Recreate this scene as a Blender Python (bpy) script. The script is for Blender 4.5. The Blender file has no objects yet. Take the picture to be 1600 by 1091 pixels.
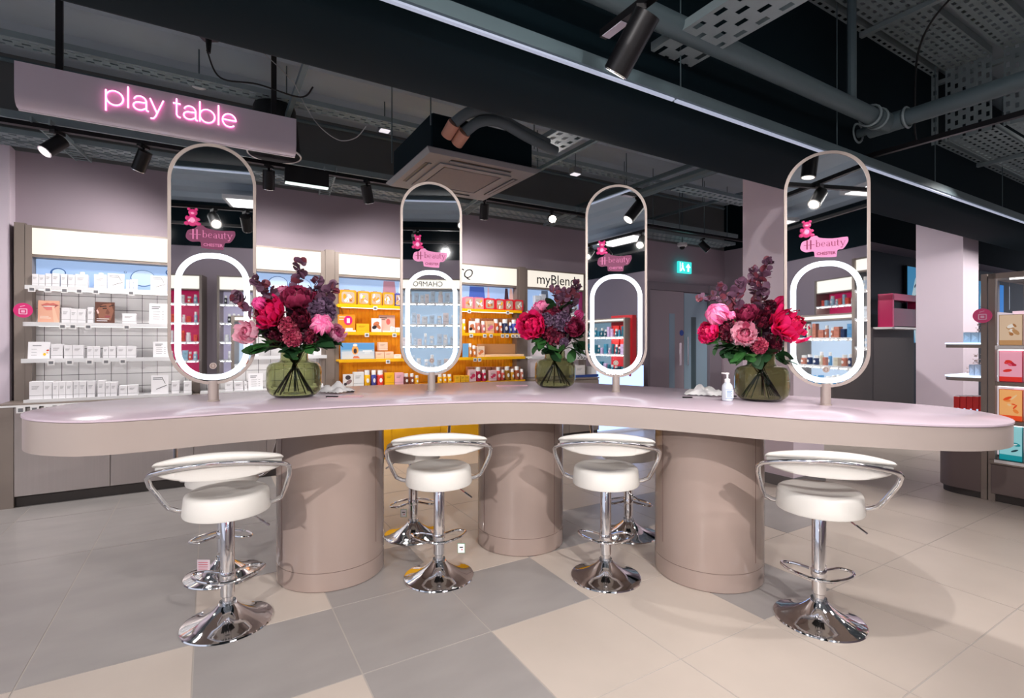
import bpy, bmesh, math, random
from math import sin, cos, pi, radians, sqrt, atan2
from mathutils import Vector, Matrix
random.seed(7)
SC = bpy.context.scene
COL = SC.collection

# ------------------------------------------------------------------ camera
FPX, HOR, HC = 794.0, 534.0, 1.367          # focal length in px, horizon row, eye height
cd = bpy.data.cameras.new('camera'); cam = bpy.data.objects.new('camera', cd); COL.objects.link(cam)
cd.sensor_fit = 'HORIZONTAL'; cd.sensor_width = 36.0; cd.lens = 36.0*FPX/1600.0
cd.shift_y = -(545.5-HOR)/1600.0
cd.clip_start = 0.05; cd.clip_end = 200
cam.location = (0, 0, HC); cam.rotation_euler = (pi/2, 0, 0)
SC.camera = cam

# ------------------------------------------------------------------ world, exposure
wd = bpy.data.worlds.new('world'); SC.world = wd; wd.use_nodes = True
bg = wd.node_tree.nodes['Background']; bg.inputs[0].default_value = (0.80, 0.84, 1.0, 1); bg.inputs[1].default_value = 0.8
SC.view_settings.view_transform = 'Standard'; SC.view_settings.look = 'None'
SC.view_settings.gamma = 1.0; SC.view_settings.use_curve_mapping = False
SC.view_settings.exposure = 0.22
try:
    SC.cycles.use_denoising = True
    SC.cycles.max_bounces = 10; SC.cycles.transmission_bounces = 8; SC.cycles.transparent_max_bounces = 12
    SC.cycles.sample_clamp_indirect = 8.0
    SC.cycles.caustics_reflective = False; SC.cycles.caustics_refractive = False
except Exception: pass

# ------------------------------------------------------------------ shop frame: u runs along the rear wall, v towards it
TH = atan2(.5126, .8587); CU, SU = cos(TH), sin(TH)
def S(u, v, z=0.0): return Vector((CU*u - SU*v, SU*u + CU*v, z))
def UV(p): return (CU*p[0]+SU*p[1], -SU*p[0]+CU*p[1])
def U(px, v):                                # u of an image column on the vertical plane v
    r = (px-800)/FPX
    return v*(CU*r+SU)/(CU-SU*r)
def Z(px, py, v):                            # height on the plane v
    r = (px-800)/FPX; Y = v/(CU-SU*r)
    return HC + (HOR-py)/FPX*Y
def W(px, py, Y): return Vector(((px-800)/FPX*Y, Y, HC+(HOR-py)/FPX*Y))
def ZT(x): return 1.03 - .010*x              # play table top
def ZB(x): return ZT(x) - (.131 - .009*x)

# ------------------------------------------------------------------ light
def spot(name, p, target, power, angle=50, blend=.5, col=(1, .95, .92), size=.04):
    l = bpy.data.lights.new(name, 'SPOT'); l.energy = power; l.spot_size = radians(angle); l.spot_blend = blend
    l.color = col; l.shadow_soft_size = size
    o = bpy.data.objects.new(name, l); COL.objects.link(o); o.location = p
    o.rotation_euler = (Vector(target)-Vector(p)).to_track_quat('-Z', 'Y').to_euler()
    return o
def area(name, p, target, power, sx, sy, col=(1, .96, .92)):
    l = bpy.data.lights.new(name, 'AREA'); l.energy = power; l.shape = 'RECTANGLE'; l.size = sx; l.size_y = sy; l.color = col
    o = bpy.data.objects.new(name, l); COL.objects.link(o); o.location = p
    o.rotation_euler = (Vector(target)-Vector(p)).to_track_quat('-Z', 'Y').to_euler()
    return o
# added fill light panels over the shop floor behind and beside the viewer (their housings are built further down)
FILL_PANELS = [(-3.6, .7, 1.3), (-1.4, .1, .7), (.9, .1, .7), (3.2, -.3, .8), (-3.4, -2.9, .8), (-.6, -2.9, .8), (2.2, -2.9, .8), (6.2, -.9, 1.0), (8.4, .6, 1.0), (11.5, 1.0, .8), (-4.6, 1.2, .9), (-5.0, 3.6, .9)]
for _u, _v, _k in FILL_PANELS:
    _p = S(_u, _v, 3.60); area('ceiling_panel_lamp', _p, _p-Vector((0, 0, 1)), 11.5*_k, 1.15, .55, (1.0, .93, .90)).rotation_euler = (0, 0, TH)


# ------------------------------------------------------------------ materials
def srgb(r, g, b):
    f = lambda c: (c/255/12.92) if c/255 <= .04045 else ((c/255+.055)/1.055)**2.4
    return (f(r), f(g), f(b), 1)
MATS = {}
def mat(name, rgb, rough=.5, metal=0.0, emit=0.0, noise=0.0, nscale=8.0, spec=.5, trans=0.0, ior=1.45, coat=0.0, bump=0.0, ecol=None, alpha=1.0, stretch=None):
    if name in MATS: return MATS[name]
    m = bpy.data.materials.new(name); m.use_nodes = True; nt = m.node_tree; b = nt.nodes['Principled BSDF']
    c = srgb(*rgb)
    b.inputs['Base Color'].default_value = tuple(q*.3 for q in c[:3])+(1,) if emit else c; b.inputs['Roughness'].default_value = rough; b.inputs['Metallic'].default_value = metal
    b.inputs['Specular IOR Level'].default_value = spec; b.inputs['IOR'].default_value = ior
    b.inputs['Transmission Weight'].default_value = trans; b.inputs['Coat Weight'].default_value = coat
    if alpha < 1: b.inputs['Alpha'].default_value = alpha
    if emit: b.inputs['Emission Color'].default_value = srgb(*ecol) if ecol else c; b.inputs['Emission Strength'].default_value = emit
    if noise or bump:
        tc = nt.nodes.new('ShaderNodeTexCoord'); n = nt.nodes.new('ShaderNodeTexNoise'); n.inputs['Scale'].default_value = nscale
        n.inputs['Detail'].default_value = 5
        src = tc.outputs['Object']
        if stretch:
            mp = nt.nodes.new('ShaderNodeMapping'); mp.inputs['Scale'].default_value = stretch
            nt.links.new(src, mp.inputs['Vector']); src = mp.outputs['Vector']
        nt.links.new(src, n.inputs['Vector'])
        if noise:
            r = nt.nodes.new('ShaderNodeMix'); r.data_type = 'RGBA'
            lo = tuple(max(0, x*(1-noise)) for x in c[:3])+(1,); hi = tuple(min(1, x*(1+noise)) for x in c[:3])+(1,)
            r.inputs[6].default_value = lo; r.inputs[7].default_value = hi
            nt.links.new(n.outputs['Fac'], r.inputs[0]); nt.links.new(r.outputs[2], b.inputs['Base Color'])
        if bump:
            bp = nt.nodes.new('ShaderNodeBump'); bp.inputs['Strength'].default_value = bump; bp.inputs['Distance'].default_value = .002
            nt.links.new(n.outputs['Fac'], bp.inputs['Height']); nt.links.new(bp.outputs['Normal'], b.inputs['Normal'])
    MATS[name] = m; return m
def cm(r, g, b, rough=.5, **k):               # a material by its colour
    return mat('paint_%d_%d_%d_%d' % (r, g, b, int(rough*100)), (r, g, b), rough, **k)
def glow(r, g, b, s): return mat('lit_%d_%d_%d_%d' % (r, g, b, int(s*100)), (r, g, b), .5, emit=s)

M_wall = mat('wall_paint', (166, 152, 162), .85, noise=.03, nscale=3)
M_pier = mat('pier_paint', (222, 208, 220), .8, noise=.02, nscale=3)
M_skirting = mat('skirting_paint', (120, 116, 118), .6)
M_beige = mat('tile_beige', (192, 180, 170), .36, noise=.17, nscale=1.7, spec=.4)
M_grey = mat('tile_grey', (152, 147, 145), .36, noise=.17, nscale=2.6, spec=.4, stretch=(1, 2.2, 1))
M_grout = mat('grout', (176, 168, 162), .8)
M_deck = mat('deck_paint', (186, 200, 210), .6, noise=.12, nscale=1.5)
M_dark = mat('duct_paint', (8, 26, 33), .8, noise=.2, nscale=2, spec=.15)
M_tray = mat('galvanised_painted', (142, 158, 162), .45, metal=.2, noise=.15, nscale=6)
M_pipe = mat('pipe_paint', (84, 102, 108), .5)
M_black = mat('black_metal', (16, 15, 18), .38, metal=.2)
M_blackp = mat('black_plastic', (14, 15, 18), .55)
M_taupe = mat('taupe_laminate', (166, 153, 147), .32, noise=.02, nscale=3)
M_ped = mat('pedestal_lacquer', (160, 142, 134), .22, noise=.02, nscale=3, coat=.3)
M_top = mat('pink_worktop', (202, 184, 196), .26, coat=.15, noise=.02, nscale=2)
M_seam = mat('seam_brown', (110, 84, 78), .6)
M_frame = mat('mirror_frame_taupe', (168, 155, 148), .35, metal=.25)
M_mirror = mat('mirror_glass', (236, 240, 242), .015, metal=1.0)
M_ring = mat('ring_light', (235, 245, 255), .5, emit=2.2)
M_chrome = mat('chrome', (235, 235, 238), .06, metal=1.0)
M_leather = mat('white_leatherette', (222, 219, 214), .42, bump=.15, nscale=120)
M_steel = mat('brushed_steel', (176, 168, 166), .30, metal=.75, noise=.06, nscale=3, stretch=(30, 1, .5))
M_plinth = mat('dark_plinth', (58, 52, 50), .6)
M_unit = mat('unit_taupe_metal', (140, 128, 120), .4, metal=.2)
M_white = mat('white_laminate', (238, 236, 236), .35)
M_shelf = mat('shelf_white', (226, 226, 228), .3)
M_card = mat('white_card', (240, 238, 240), .5)
M_yel = mat('yellow_back', (240, 165, 10), .5, noise=.04, nscale=4)
M_yel2 = mat('yellow_shelf', (252, 190, 10), .4)
M_header = mat('header_light', (255, 246, 232), .5, emit=.72)
M_blue = mat('blue_lightbox', (176, 206, 250), .5, emit=.62)
M_upper = mat('upper_wall_dark', (112, 114, 114), .8)
M_ink = mat('black_ink', (20, 20, 22), .6)
M_grayink = mat('grey_ink', (120, 120, 124), .6)
M_pink = mat('pink_disc', (226, 36, 122), .4)
M_glassg = mat('vase_glass_olive', (196, 200, 164), .02, trans=1.0, ior=1.33)
M_water = mat('vase_water', (236, 236, 218), .02, trans=1.0, ior=1.12)
M_stem = mat('stem_green', (62, 78, 40), .55)
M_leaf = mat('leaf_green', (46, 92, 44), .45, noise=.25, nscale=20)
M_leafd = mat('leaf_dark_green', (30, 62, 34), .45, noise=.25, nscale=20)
M_euc = mat('eucalyptus_purple', (106, 72, 94), .5, noise=.25, nscale=25)
M_clear = mat('clear_acrylic', (235, 240, 245), .03, trans=.95, ior=1.1)
M_screen_navy = mat('navy_wall', (22, 28, 44), .5)

# ------------------------------------------------------------------ mesh building
class MB:
    def __init__(s): s.v = []; s.f = []; s.mi = []; s.mats = []; s.cur = 0; s.M = Matrix.Identity(4)
    def mat(s, m):
        if m not in s.mats: s.mats.append(m)
        s.cur = s.mats.index(m); return s
    def xf(s, M): s.M = M; return s
    def V(s, pts):
        n = len(s.v); M = s.M
        s.v += [tuple(M @ Vector(p)) for p in pts]; return n
    def F(s, f): s.f.append(tuple(f)); s.mi.append(s.cur)
    def quad(s, a, b, c, d):
        n = s.V([a, b, c, d]); s.F((n, n+1, n+2, n+3)); return s
    def box(s, x0, x1, y0, y1, z0, z1):
        n = s.V([(x0,y0,z0),(x1,y0,z0),(x1,y1,z0),(x0,y1,z0),(x0,y0,z1),(x1,y0,z1),(x1,y1,z1),(x0,y1,z1)])
        for f in ((0,3,2,1),(4,5,6,7),(0,1,5,4),(1,2,6,5),(2,3,7,6),(3,0,4,7)): s.F([n+i for i in f])
        return s
    def cbox(s, x0, x1, y0, y1, z0, z1, c=.003):   # box with chamfered vertical and horizontal edges
        poly = [(x0+c,y0),(x1-c,y0),(x1,y0+c),(x1,y1-c),(x1-c,y1),(x0+c,y1),(x0,y1-c),(x0,y0+c)]
        cx, cy = (x0+x1)/2, (y0+y1)/2
        kx = (x1-x0-2*c)/(x1-x0); ky = (y1-y0-2*c)/(y1-y0)
        ins = [(cx+(x-cx)*kx, cy+(y-cy)*ky) for x, y in poly]
        s.loft([[(x,y,z0) for x,y in ins], [(x,y,z0+c) for x,y in poly], [(x,y,z1-c) for x,y in poly], [(x,y,z1) for x,y in ins]])
        return s
    def loft(s, rings, caps=True, closed=True):
        k = len(rings[0]); idx = [s.V(r) for r in rings]
        for a, b in zip(idx, idx[1:]):
            for i in range(k if closed else k-1):
                j = (i+1) % k; s.F((a+i, a+j, b+j, b+i))
        if caps:
            s.F([idx[0]+i for i in range(k)][::-1]); s.F([idx[-1]+i for i in range(k)])
        return s
    def prism(s, poly, z0, z1):
        return s.loft([[(x,y,z0) for x,y in poly], [(x,y,z1) for x,y in poly]])
    def plate(s, poly, y0, y1):                    # outline in x,z with thickness in y (front = y0)
        return s.loft([[(x,y1,z) for x,z in poly], [(x,y0,z) for x,z in poly]])
    def lathe(s, prof, c=(0,0,0), n=24, caps=True, sx=1, sy=1):
        rings = [[(c[0]+r*cos(2*pi*i/n)*sx, c[1]+r*sin(2*pi*i/n)*sy, c[2]+z) for i in range(n)] for r, z in prof]
        return s.loft(rings, caps)
    def cyl(s, p0, p1, r0, r1=None, n=12):
        r1 = r0 if r1 is None else r1
        p0, p1 = Vector(p0), Vector(p1); d = (p1-p0).normalized()
        a = d.orthogonal().normalized(); b = d.cross(a)
        R = lambda p, r: [tuple(p + a*r*cos(2*pi*i/n) + b*r*sin(2*pi*i/n)) for i in range(n)]
        return s.loft([R(p0, r0), R(p1, r1)])
    def tube(s, pts, r, n=8, closed=False, caps=True):
        P = [Vector(p) for p in pts]; N = len(P)
        if N < 2: return s
        T = []
        for i in range(N):
            a = P[(i-1) % N] if closed or i else P[0]; b = P[(i+1) % N] if closed or i < N-1 else P[-1]
            t = b-a; T.append(t.normalized() if t.length > 1e-9 else Vector((0,0,1)))
        a = T[0].orthogonal().normalized(); rings = []
        for i in range(N):
            a = (a - T[i]*a.dot(T[i])); a = a.normalized() if a.length > 1e-6 else T[i].orthogonal().normalized()
            b = T[i].cross(a); rr = r[i] if isinstance(r, (list, tuple)) else r
            rings.append([tuple(P[i] + a*rr*cos(2*pi*k/n) + b*rr*sin(2*pi*k/n)) for k in range(n)])
        if closed: rings.append(rings[0])
        return s.loft(rings, caps and not closed)
    def ball(s, c, r, n=10, sx=1, sy=1, sz=1):
        rings = []
        for j in range(1, n//2+1):
            t = pi*j/(n//2+1)
            rings.append([(c[0]+r*sx*sin(t)*cos(2*pi*i/n), c[1]+r*sy*sin(t)*sin(2*pi*i/n), c[2]-r*sz*cos(t)) for i in range(n)])
        idx = [s.V(q) for q in rings]; k = n
        for a, b in zip(idx, idx[1:]):
            for i in range(k): j = (i+1) % k; s.F((a+i, a+j, b+j, b+i))
        lo = s.V([(c[0], c[1], c[2]-r*sz)]); hi = s.V([(c[0], c[1], c[2]+r*sz)])
        for i in range(k):
            j = (i+1) % k; s.F((lo, idx[0]+j, idx[0]+i)); s.F((hi, idx[-1]+i, idx[-1]+j))
        return s
    def sheet(s, fn, nu, nv, th=0):                # parametric patch
        n = s.V([fn(i/nu, j/nv) for j in range(nv+1) for i in range(nu+1)])
        for j in range(nv):
            for i in range(nu):
                a = n+j*(nu+1)+i; s.F((a, a+1, a+nu+2, a+nu+1))
        return s
    def text(s, body, size, cx=0, cz=0, y=0, depth=.0008, align='CENTER', slant=0, bold=0, M=None, squeeze=1):
        me = text_mesh(body, size, depth, align, slant, bold)
        base = s.V([(cx+v[0]*squeeze, y - v[2], cz+v[1]) for v in me[0]])
        for f in me[1]: s.F([base+i for i in f])
        return s
    def mesh(s, name, smooth=True, ang=35):
        me = bpy.data.meshes.new(name); me.from_pydata(s.v, [], s.f)
        for m in s.mats: me.materials.append(m)
        if s.mi: me.polygons.foreach_set('material_index', s.mi)
        me.validate(); 
        bm = bmesh.new(); bm.from_mesh(me); bmesh.ops.recalc_face_normals(bm, faces=bm.faces); bm.to_mesh(me); bm.free()
        if smooth:
            me.polygons.foreach_set('use_smooth', [True]*len(me.polygons)); me.set_sharp_from_angle(angle=radians(ang))
        me.update(); return me
    def build(s, name, parent=None, loc=(0,0,0), rotz=0, smooth=True, ang=35, label=None):
        o = bpy.data.objects.new(name, s.mesh(name, smooth, ang)); COL.objects.link(o)
        o.location = loc; o.rotation_euler = (0, 0, rotz)
        if parent is not None: o.parent = parent
        if label: o['label'] = label
        return o
_TX = {}
def text_mesh(body, size, depth, align, slant, bold):
    key = (body, size, depth, align, slant, bold)
    if key in _TX: return _TX[key]
    c = bpy.data.curves.new('t', 'FONT'); c.body = body; c.size = size; c.extrude = depth; c.align_x = align; c.align_y = 'CENTER'
    c.shear = slant; c.offset = bold; c.resolution_u = 3
    o = bpy.data.objects.new('t', c); COL.objects.link(o); bpy.context.view_layer.update()
    me = o.evaluated_get(bpy.context.evaluated_depsgraph_get()).to_mesh()
    r = ([tuple(v.co) for v in me.vertices], [tuple(p.vertices) for p in me.polygons])
    bpy.data.objects.remove(o); bpy.data.curves.remove(c)
    _TX[key] = r; return r
def tag(o, label, cat, group=None, kind=None):
    if label: o['label'] = label
    if cat: o['category'] = cat
    if group: o['group'] = group
    if kind: o['kind'] = kind
    return o
def thing(name, label, cat, loc=(0,0,0), rotz=0, group=None):
    o = bpy.data.objects.new(name, None); COL.objects.link(o); o.location = loc; o.rotation_euler = (0,0,rotz)
    o.empty_display_size = .1
    return tag(o, label, cat, group)
def single(mb, name, label, cat, loc=(0,0,0), rotz=0, group=None, **k):
    return tag(mb.build(name, None, loc, rotz, **k), label, cat, group)
def struct(mb, name, loc=(0,0,0), rotz=0, **k):
    o = mb.build(name, None, loc, rotz, **k); o['kind'] = 'structure'; return o
KIDS = {}
def kids(o):
    return [c for c in COL.objects if c.parent == o]
def dup(root, loc, rotz=None, label=None, group=None, rot=None):
    r = root.copy(); COL.objects.link(r); r.location = loc
    if rotz is not None: r.rotation_euler = (0, 0, rotz)
    if rot is not None: r.rotation_euler = rot
    if label: r['label'] = label
    if group: r['group'] = group
    if root.name not in KIDS: KIDS[root.name] = [(c, kids(c)) for c in kids(root)]
    for ch, gs in KIDS[root.name]:
        c = ch.copy(); COL.objects.link(c); c.parent = r
        for g in gs:
            d = g.copy(); COL.objects.link(d); d.parent = c
    return r
def catmull(P, n=6, closed=False):
    P = [Vector(p) for p in P]; N = len(P); out = []
    for i in range(N if closed else N-1):
        g = lambda k: P[k % N] if closed else P[max(0, min(N-1, k))]
        a, b, c, d = g(i-1), g(i), g(i+1), g(i+2)
        for k in range(n):
            t = k/n
            out.append(.5*((2*b) + (c-a)*t + (2*a-5*b+4*c-d)*t*t + (3*b-a-3*c+d)*t**3))
    if not closed: out.append(P[-1])
    return out
def rrect(w, h, r, n=6, cx=0, cy=0):
    pts = []
    for (sx, sy, a0) in ((1,1,0),(-1,1,90),(-1,-1,180),(1,-1,270)):
        for k in range(n+1):
            a = radians(a0+90*k/n); pts.append((cx+sx*(w/2-r)+r*cos(a), cy+sy*(h/2-r)+r*sin(a)))
    return pts
def ell(cx, cy, rx, ry, n=20, a0=0): return [(cx+rx*cos(2*pi*i/n)*cos(a0)-ry*sin(2*pi*i/n)*sin(a0), cy+rx*cos(2*pi*i/n)*sin(a0)+ry*sin(2*pi*i/n)*cos(a0)) for i in range(n)]
ORD = ['', 'first', 'second', 'third', 'fourth', 'fifth', 'sixth', 'seventh', 'eighth', 'ninth', 'tenth', 'eleventh', 'twelfth', 'thirteenth', 'fourteenth', 'fifteenth', 'sixteenth', 'seventeenth', 'eighteenth', 'nineteenth', 'twentieth', '21st', '22nd', '23rd', '24th', '25th', '26th', '27th', '28th']

# ================================================================== SETTING
mb = MB().mat(M_grout); mb.box(-7.5, 20, -4.2, 7, -.03, 0.0)
gx = lambda i: .543+.6*(i-2); gy = lambda j: 2.705+.6*j
GREY = {(1,-1),(2,-1),(2,-2),(3,-1),(2,0),(4,0),(5,0),(6,0),(7,-1),(5,-2),(3,-4),(1,-4),(9,3),(5,3),(0,-3),(2,-4)}
G = .0032
def tile(x0, x1, y0, y1, grey):
    mb.mat(M_grey if grey else M_beige)
    mb.box(x0+G, x1-G, y0+G, y1-G, -.01, .0015)
rows = [gy(j) for j in range(-11, 8)]
for i in range(1, 32):
    for j in range(-11, 7):
        if i == 1 and j >= 1: continue
        tile(gx(i), gx(i+1), gy(j), gy(j+1), (i, j) in GREY)
for i in range(-10, 1):
    for j in range(-11, 0): tile(gx(i), gx(i+1), gy(j), gy(j+1), (i*3+j) % 4 == 0 and j < -2)
    ys = [gy(0), gy(2.6), gy(4.2), gy(5.9), 6.9]
    for a, b in zip(ys, ys[1:]): tile(gx(i), gx(i+1), a, b, True)
ys = [gy(1), gy(2.6), gy(4.2), gy(5.9), 6.9]
for a, b in zip(ys, ys[1:]): tile(gx(1), gx(2), a, b, True)
struct(mb, 'floor', rotz=TH, smooth=False)

# rear wall with a return and the far wall
mb = MB().mat(M_wall); mb.box(-7.5, 8.32, 6.15, 6.3, 0, 3.07); mb.mat(M_upper); mb.box(-7.5, 8.32, 6.16, 6.3, 3.07, 4.1)
struct(mb, 'wall_rear', rotz=TH)
mb = MB().mat(M_wall); mb.box(8.32, 8.47, 4.3, 6.3, 0, 3.07); mb.mat(M_dark); mb.box(8.33, 8.47, 4.31, 6.3, 3.07, 4.1)
struct(mb, 'wall_return', rotz=TH)
mb = MB().mat(M_wall); mb.box(8.47, 20, 4.3, 4.45, 0, 3.07); mb.mat(M_dark); mb.box(8.47, 20, 4.31, 4.45, 3.07, 4.1)
struct(mb, 'wall_far', rotz=TH)
mb = MB().mat(M_pier); mb.box(-3.2, -1.478, 6.0, 6.15, 0.0, 3.07); mb.mat(M_skirting); mb.box(-3.2, -1.478, 5.985, 6.0, 0, .10)
struct(mb, 'wall_pier', rotz=TH)
mb = MB().mat(M_wall); mb.box(-7.5, 20, -4.2, -4.05, 0, 3.07); mb.mat(M_dark); mb.box(-7.5, 20, -4.2, -4.06, 3.07, 4.1)
struct(mb, 'wall_front', rotz=TH)
mb = MB().mat(M_skirting)
mb.box(-1.455, 8.32, 6.138, 6.15, 0, .1); struct(mb, 'baseboard_rear', rotz=TH)

# ceiling deck: troughs running along u
mb = MB().mat(M_deck)
prof = []
v = -4.3
while v < 7.0:
    prof += [(v, 3.92), (v+.30, 3.92), (v+.36, 3.84), (v+.62, 3.84)]; v += .68
rings = [[(x, y, z) for y, z in prof] for x in (-7.6, 20.1)]
mb.loft(rings, caps=False, closed=False)
mb.box(-7.6, 20.1, -4.3, 7.0, 4.05, 4.15)
struct(mb, 'ceiling', rotz=TH)

# dark boxed duct over the columns, with a soft rounded underside
mb = MB().mat(M_dark)
v0, v1, zb = 1.98, 2.62, 2.66
sec = [(v0, 3.83), (v0, zb+.12)] + [(v0+.12-.12*cos(radians(a)), zb+.12-.12*sin(radians(a))) for a in (20, 40, 60, 80)] + [(v1-.12+.12*sin(radians(a)), zb+.12-.12*cos(radians(a))) for a in (10, 30, 50, 70)] + [(v1, zb+.12), (v1, 3.83)]
mb.loft([[(x, y, z) for y, z in sec] for x in (-7.4, 19.9)])
single(mb, 'air_duct', 'long dark teal boxed air duct with rounded underside running diagonally under the ceiling', 'duct', rotz=TH)

# square columns
def column(n, u, v, w, label):
    mb = MB().mat(M_pier); mb.box(0, w, 0, w, 0.0, 3.83)
    mb.mat(M_skirting); mb.box(-.012, w+.012, -.012, w+.012, 0, .10)
    struct(mb, n, S(u, v), TH)
column('trim_1', 4.65, 2.705, .52, '')
column('trim_2', 8.53, 2.70, .52, '')

# door recess in the rear wall
D = 6.15
dx0, dx1, dx2, dx3 = U(1011, D), U(1065, D), U(1102, D), U(1120, D)
mb = MB().mat(mat('door_frame_grey', (128, 120, 130), .6)); mb.box(dx0-.04, dx3, 6.08, 6.149, 2.24, 2.38); mb.box(dx0-.05, dx0, 6.08, 6.149, 0, 2.38); mb.box(dx2, dx3, 6.05, 6.149, 0, 2.38)
struct(mb, 'door_1', rotz=TH)
M_door = mat('door_leaf', (158, 148, 158), .55)
M_bluish = mat('corridor_leaf', (140, 165, 185), .5)
d = thing('door_leaf', 'closed grey door leaf with a tall narrow vision panel left of the lit corridor', 'door', S(dx0, 6.10), TH)
w = dx1-dx0
MB().mat(M_door).box(0, w, 0, .045, 0.005, 2.235).build('leaf_panel', d)
MB().mat(M_bluish).box(w*.56, w*.72, -.004, 0, .35, 1.85).build('vision_panel', d)
MB().mat(M_chrome).cbox(w*.86, w*.93, -.006, 0, .95, 1.35).build('push_plate', d)
MB().mat(cm(40, 80, 170)).plate(ell(w*.93, 1.52, .05, .05), -.003, 0).build('round_notice', d, label='small blue round door notice')
w2 = dx2-dx1
d = thing('door_leaf', 'pale blue lit door leaf with a dark vision panel inside the open doorway', 'door', S(dx1+.01, 6.10), TH)
MB().mat(mat('lit_door', (150, 178, 196), .5)).box(0, w2-.02, .0, .045, .005, 2.22).build('leaf_panel', d)  # bluish corridor light is put into the leaf colour
MB().mat(cm(70, 92, 100)).box(w2*.28, w2*.48, -.004, 0, .35, 1.8).build('vision_panel', d)
MB().mat(M_chrome).cyl((.06, -.03, .95), (.06, -.03, 1.45), .012).build('pull_handle', d)
# exit sign on the wall
e = thing('exit_sign', 'green lit running man exit sign with an arrow on the wall above the door', 'sign', S(U(1071, 6.05), 6.05, 2.66), TH)
MB().mat(glow(50, 196, 190, 1.3)).cbox(-.16, .16, 0, .05, -.1, .1).build('sign_box', e)
mb = MB().mat(glow(235, 255, 255, 1.4))
mb.plate([(.07, .07), (.13, .0), (.09, .0), (.09, -.07), (.05, -.07), (.05, 0), (.01, 0)], -.004, 0)
mb.plate([(-.14, -.08), (-.14, .08), (-.13, .08), (-.13, -.08)], -.004, 0)
mb.plate(ell(-.075, .06, .016, .016, 10), -.004, 0)
mb.plate([(-.10, .04), (-.06, .04), (-.05, -.01), (-.02, -.05), (-.035, -.07), (-.075, -.02), (-.10, -.07), (-.12, -.06), (-.09, 0)], -.004, 0)
mb.build('running_man', e)

# lit floor plinth near the end of the run
pl = thing('light_plinth', 'glowing bluish white display plinth by the wall behind the second round pedestal', 'plinth', S(4.86, 5.72), TH)
MB().mat(M_white).box(0, .95, .02, .3, 0, 1.0).build('plinth_body', pl)
MB().mat(glow(165, 195, 255, 1.8)).box(.02, .93, 0, .02, .06, 1.0).build('lit_front', pl)
mb = MB().mat(cm(214, 60, 130))
for q in range(5): mb.plate(ell(.62+.06*cos(q*1.26), .93+.05*sin(q*1.26), .05, .03, 12, q*1.26), -.003, 0)
mb.build('flower_print', pl)

# far zone beyond the columns
mb = MB().mat(M_screen_navy); mb.box(8.9, 19.5, 4.12, 4.29, 0, 2.86)
single(mb, 'navy_partition', 'dark navy display wall at the far right behind the columns', 'partition', rotz=TH)
mb = MB().mat(mat('counter_grey', (92, 86, 86), .6)); mb.cbox(0, U(1428, 3.9)-U(1303, 3.9), 0, .2, 0, 1.59)
single(mb, 'counter_wall', 'plain dark grey half height wall left of the second square column', 'partition', S(U(1303, 3.9), 3.9), TH)
def screen(u, w, z0, z1, label, eye):
    t = thing('wall_screen', label, 'screen', S(u, 4.05, z0), TH); h = z1-z0
    MB().mat(M_black).cbox(-.02, w+.02, .02, .06, -.02, h+.02).build('bezel', t)
    mb = MB().mat(glow(70, 150, 200, .5)); mb.box(0, w, .01, .02, 0, h)
    mb.mat(glow(180, 205, 215, .6)); mb.plate([(w*.08+w*.9*x, h*y) for x, y in ((.1,0),(.03,.35),(0,.6),(.1,.85),(.3,1),(1,1),(1,0))], .004, .01)
    mb.mat(glow(40, 60, 90, .3)); mb.plate(ell(w*eye, h*.62, w*.14, h*.035), .001, .004); mb.plate(catarc(w*eye, h*.72, w*.17, h*.03), .001, .004)
    mb.mat(glow(60, 110, 150, .5)); mb.plate([(w*.0, h*.38), (w*1, h*.40), (w*1, h*.42), (0, h*.40)], .001, .004)
    mb.build('portrait_picture', t)
def catarc(cx, cy, rx, t):
    up = [(cx+rx*cos(radians(a)), cy+rx*.45*sin(radians(a))) for a in range(20, 161, 20)]
    return up + [(x, y-t) for x, y in up[::-1]]
screen(U(1420, 4.05), 1.6, 1.35, 2.68, 'tall blue screen with a cropped portrait left of the second square column', .3)
screen(U(1531, 4.05), .62, 1.75, 2.62, 'blue screen with a dim portrait seen right of the second square column', .4)
mb = MB().mat(glow(30, 130, 220, .6)).box(0, .5, 0, .03, 0, .8)
single(mb, 'blue_panel', 'plain bright blue panel seen through the top frame of the right gondola', 'panel', S(U(1555, 4.05), 4.05, 1.8), TH)
# magenta stand on the counter
st = thing('display_stand', 'magenta acrylic display stand on the dark grey half height wall', 'stand', S(U(1383, 3.8), 3.7, 1.59), TH)
w = U(1431, 3.8)-U(1383, 3.8)
mk = mat('magenta_acrylic', (196, 36, 96), .25)
mb = MB().mat(mk); mb.box(0, .05, 0, .2, 0, .5); mb.box(w-.05, w, 0, .2, 0, .5); mb.box(0, w, 0, .2, .42, .52); mb.build('stand_frame', st)
MB().mat(mat('magenta_dark', (120, 20, 60), .2)).box(.05, w-.05, .04, .18, 0.02, .3).build('tinted_tray', st)
mb = MB().mat(M_white).box(-.15, w+.02, -.06, .2, -.03, 0); mb.build('stand_base', st)

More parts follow.
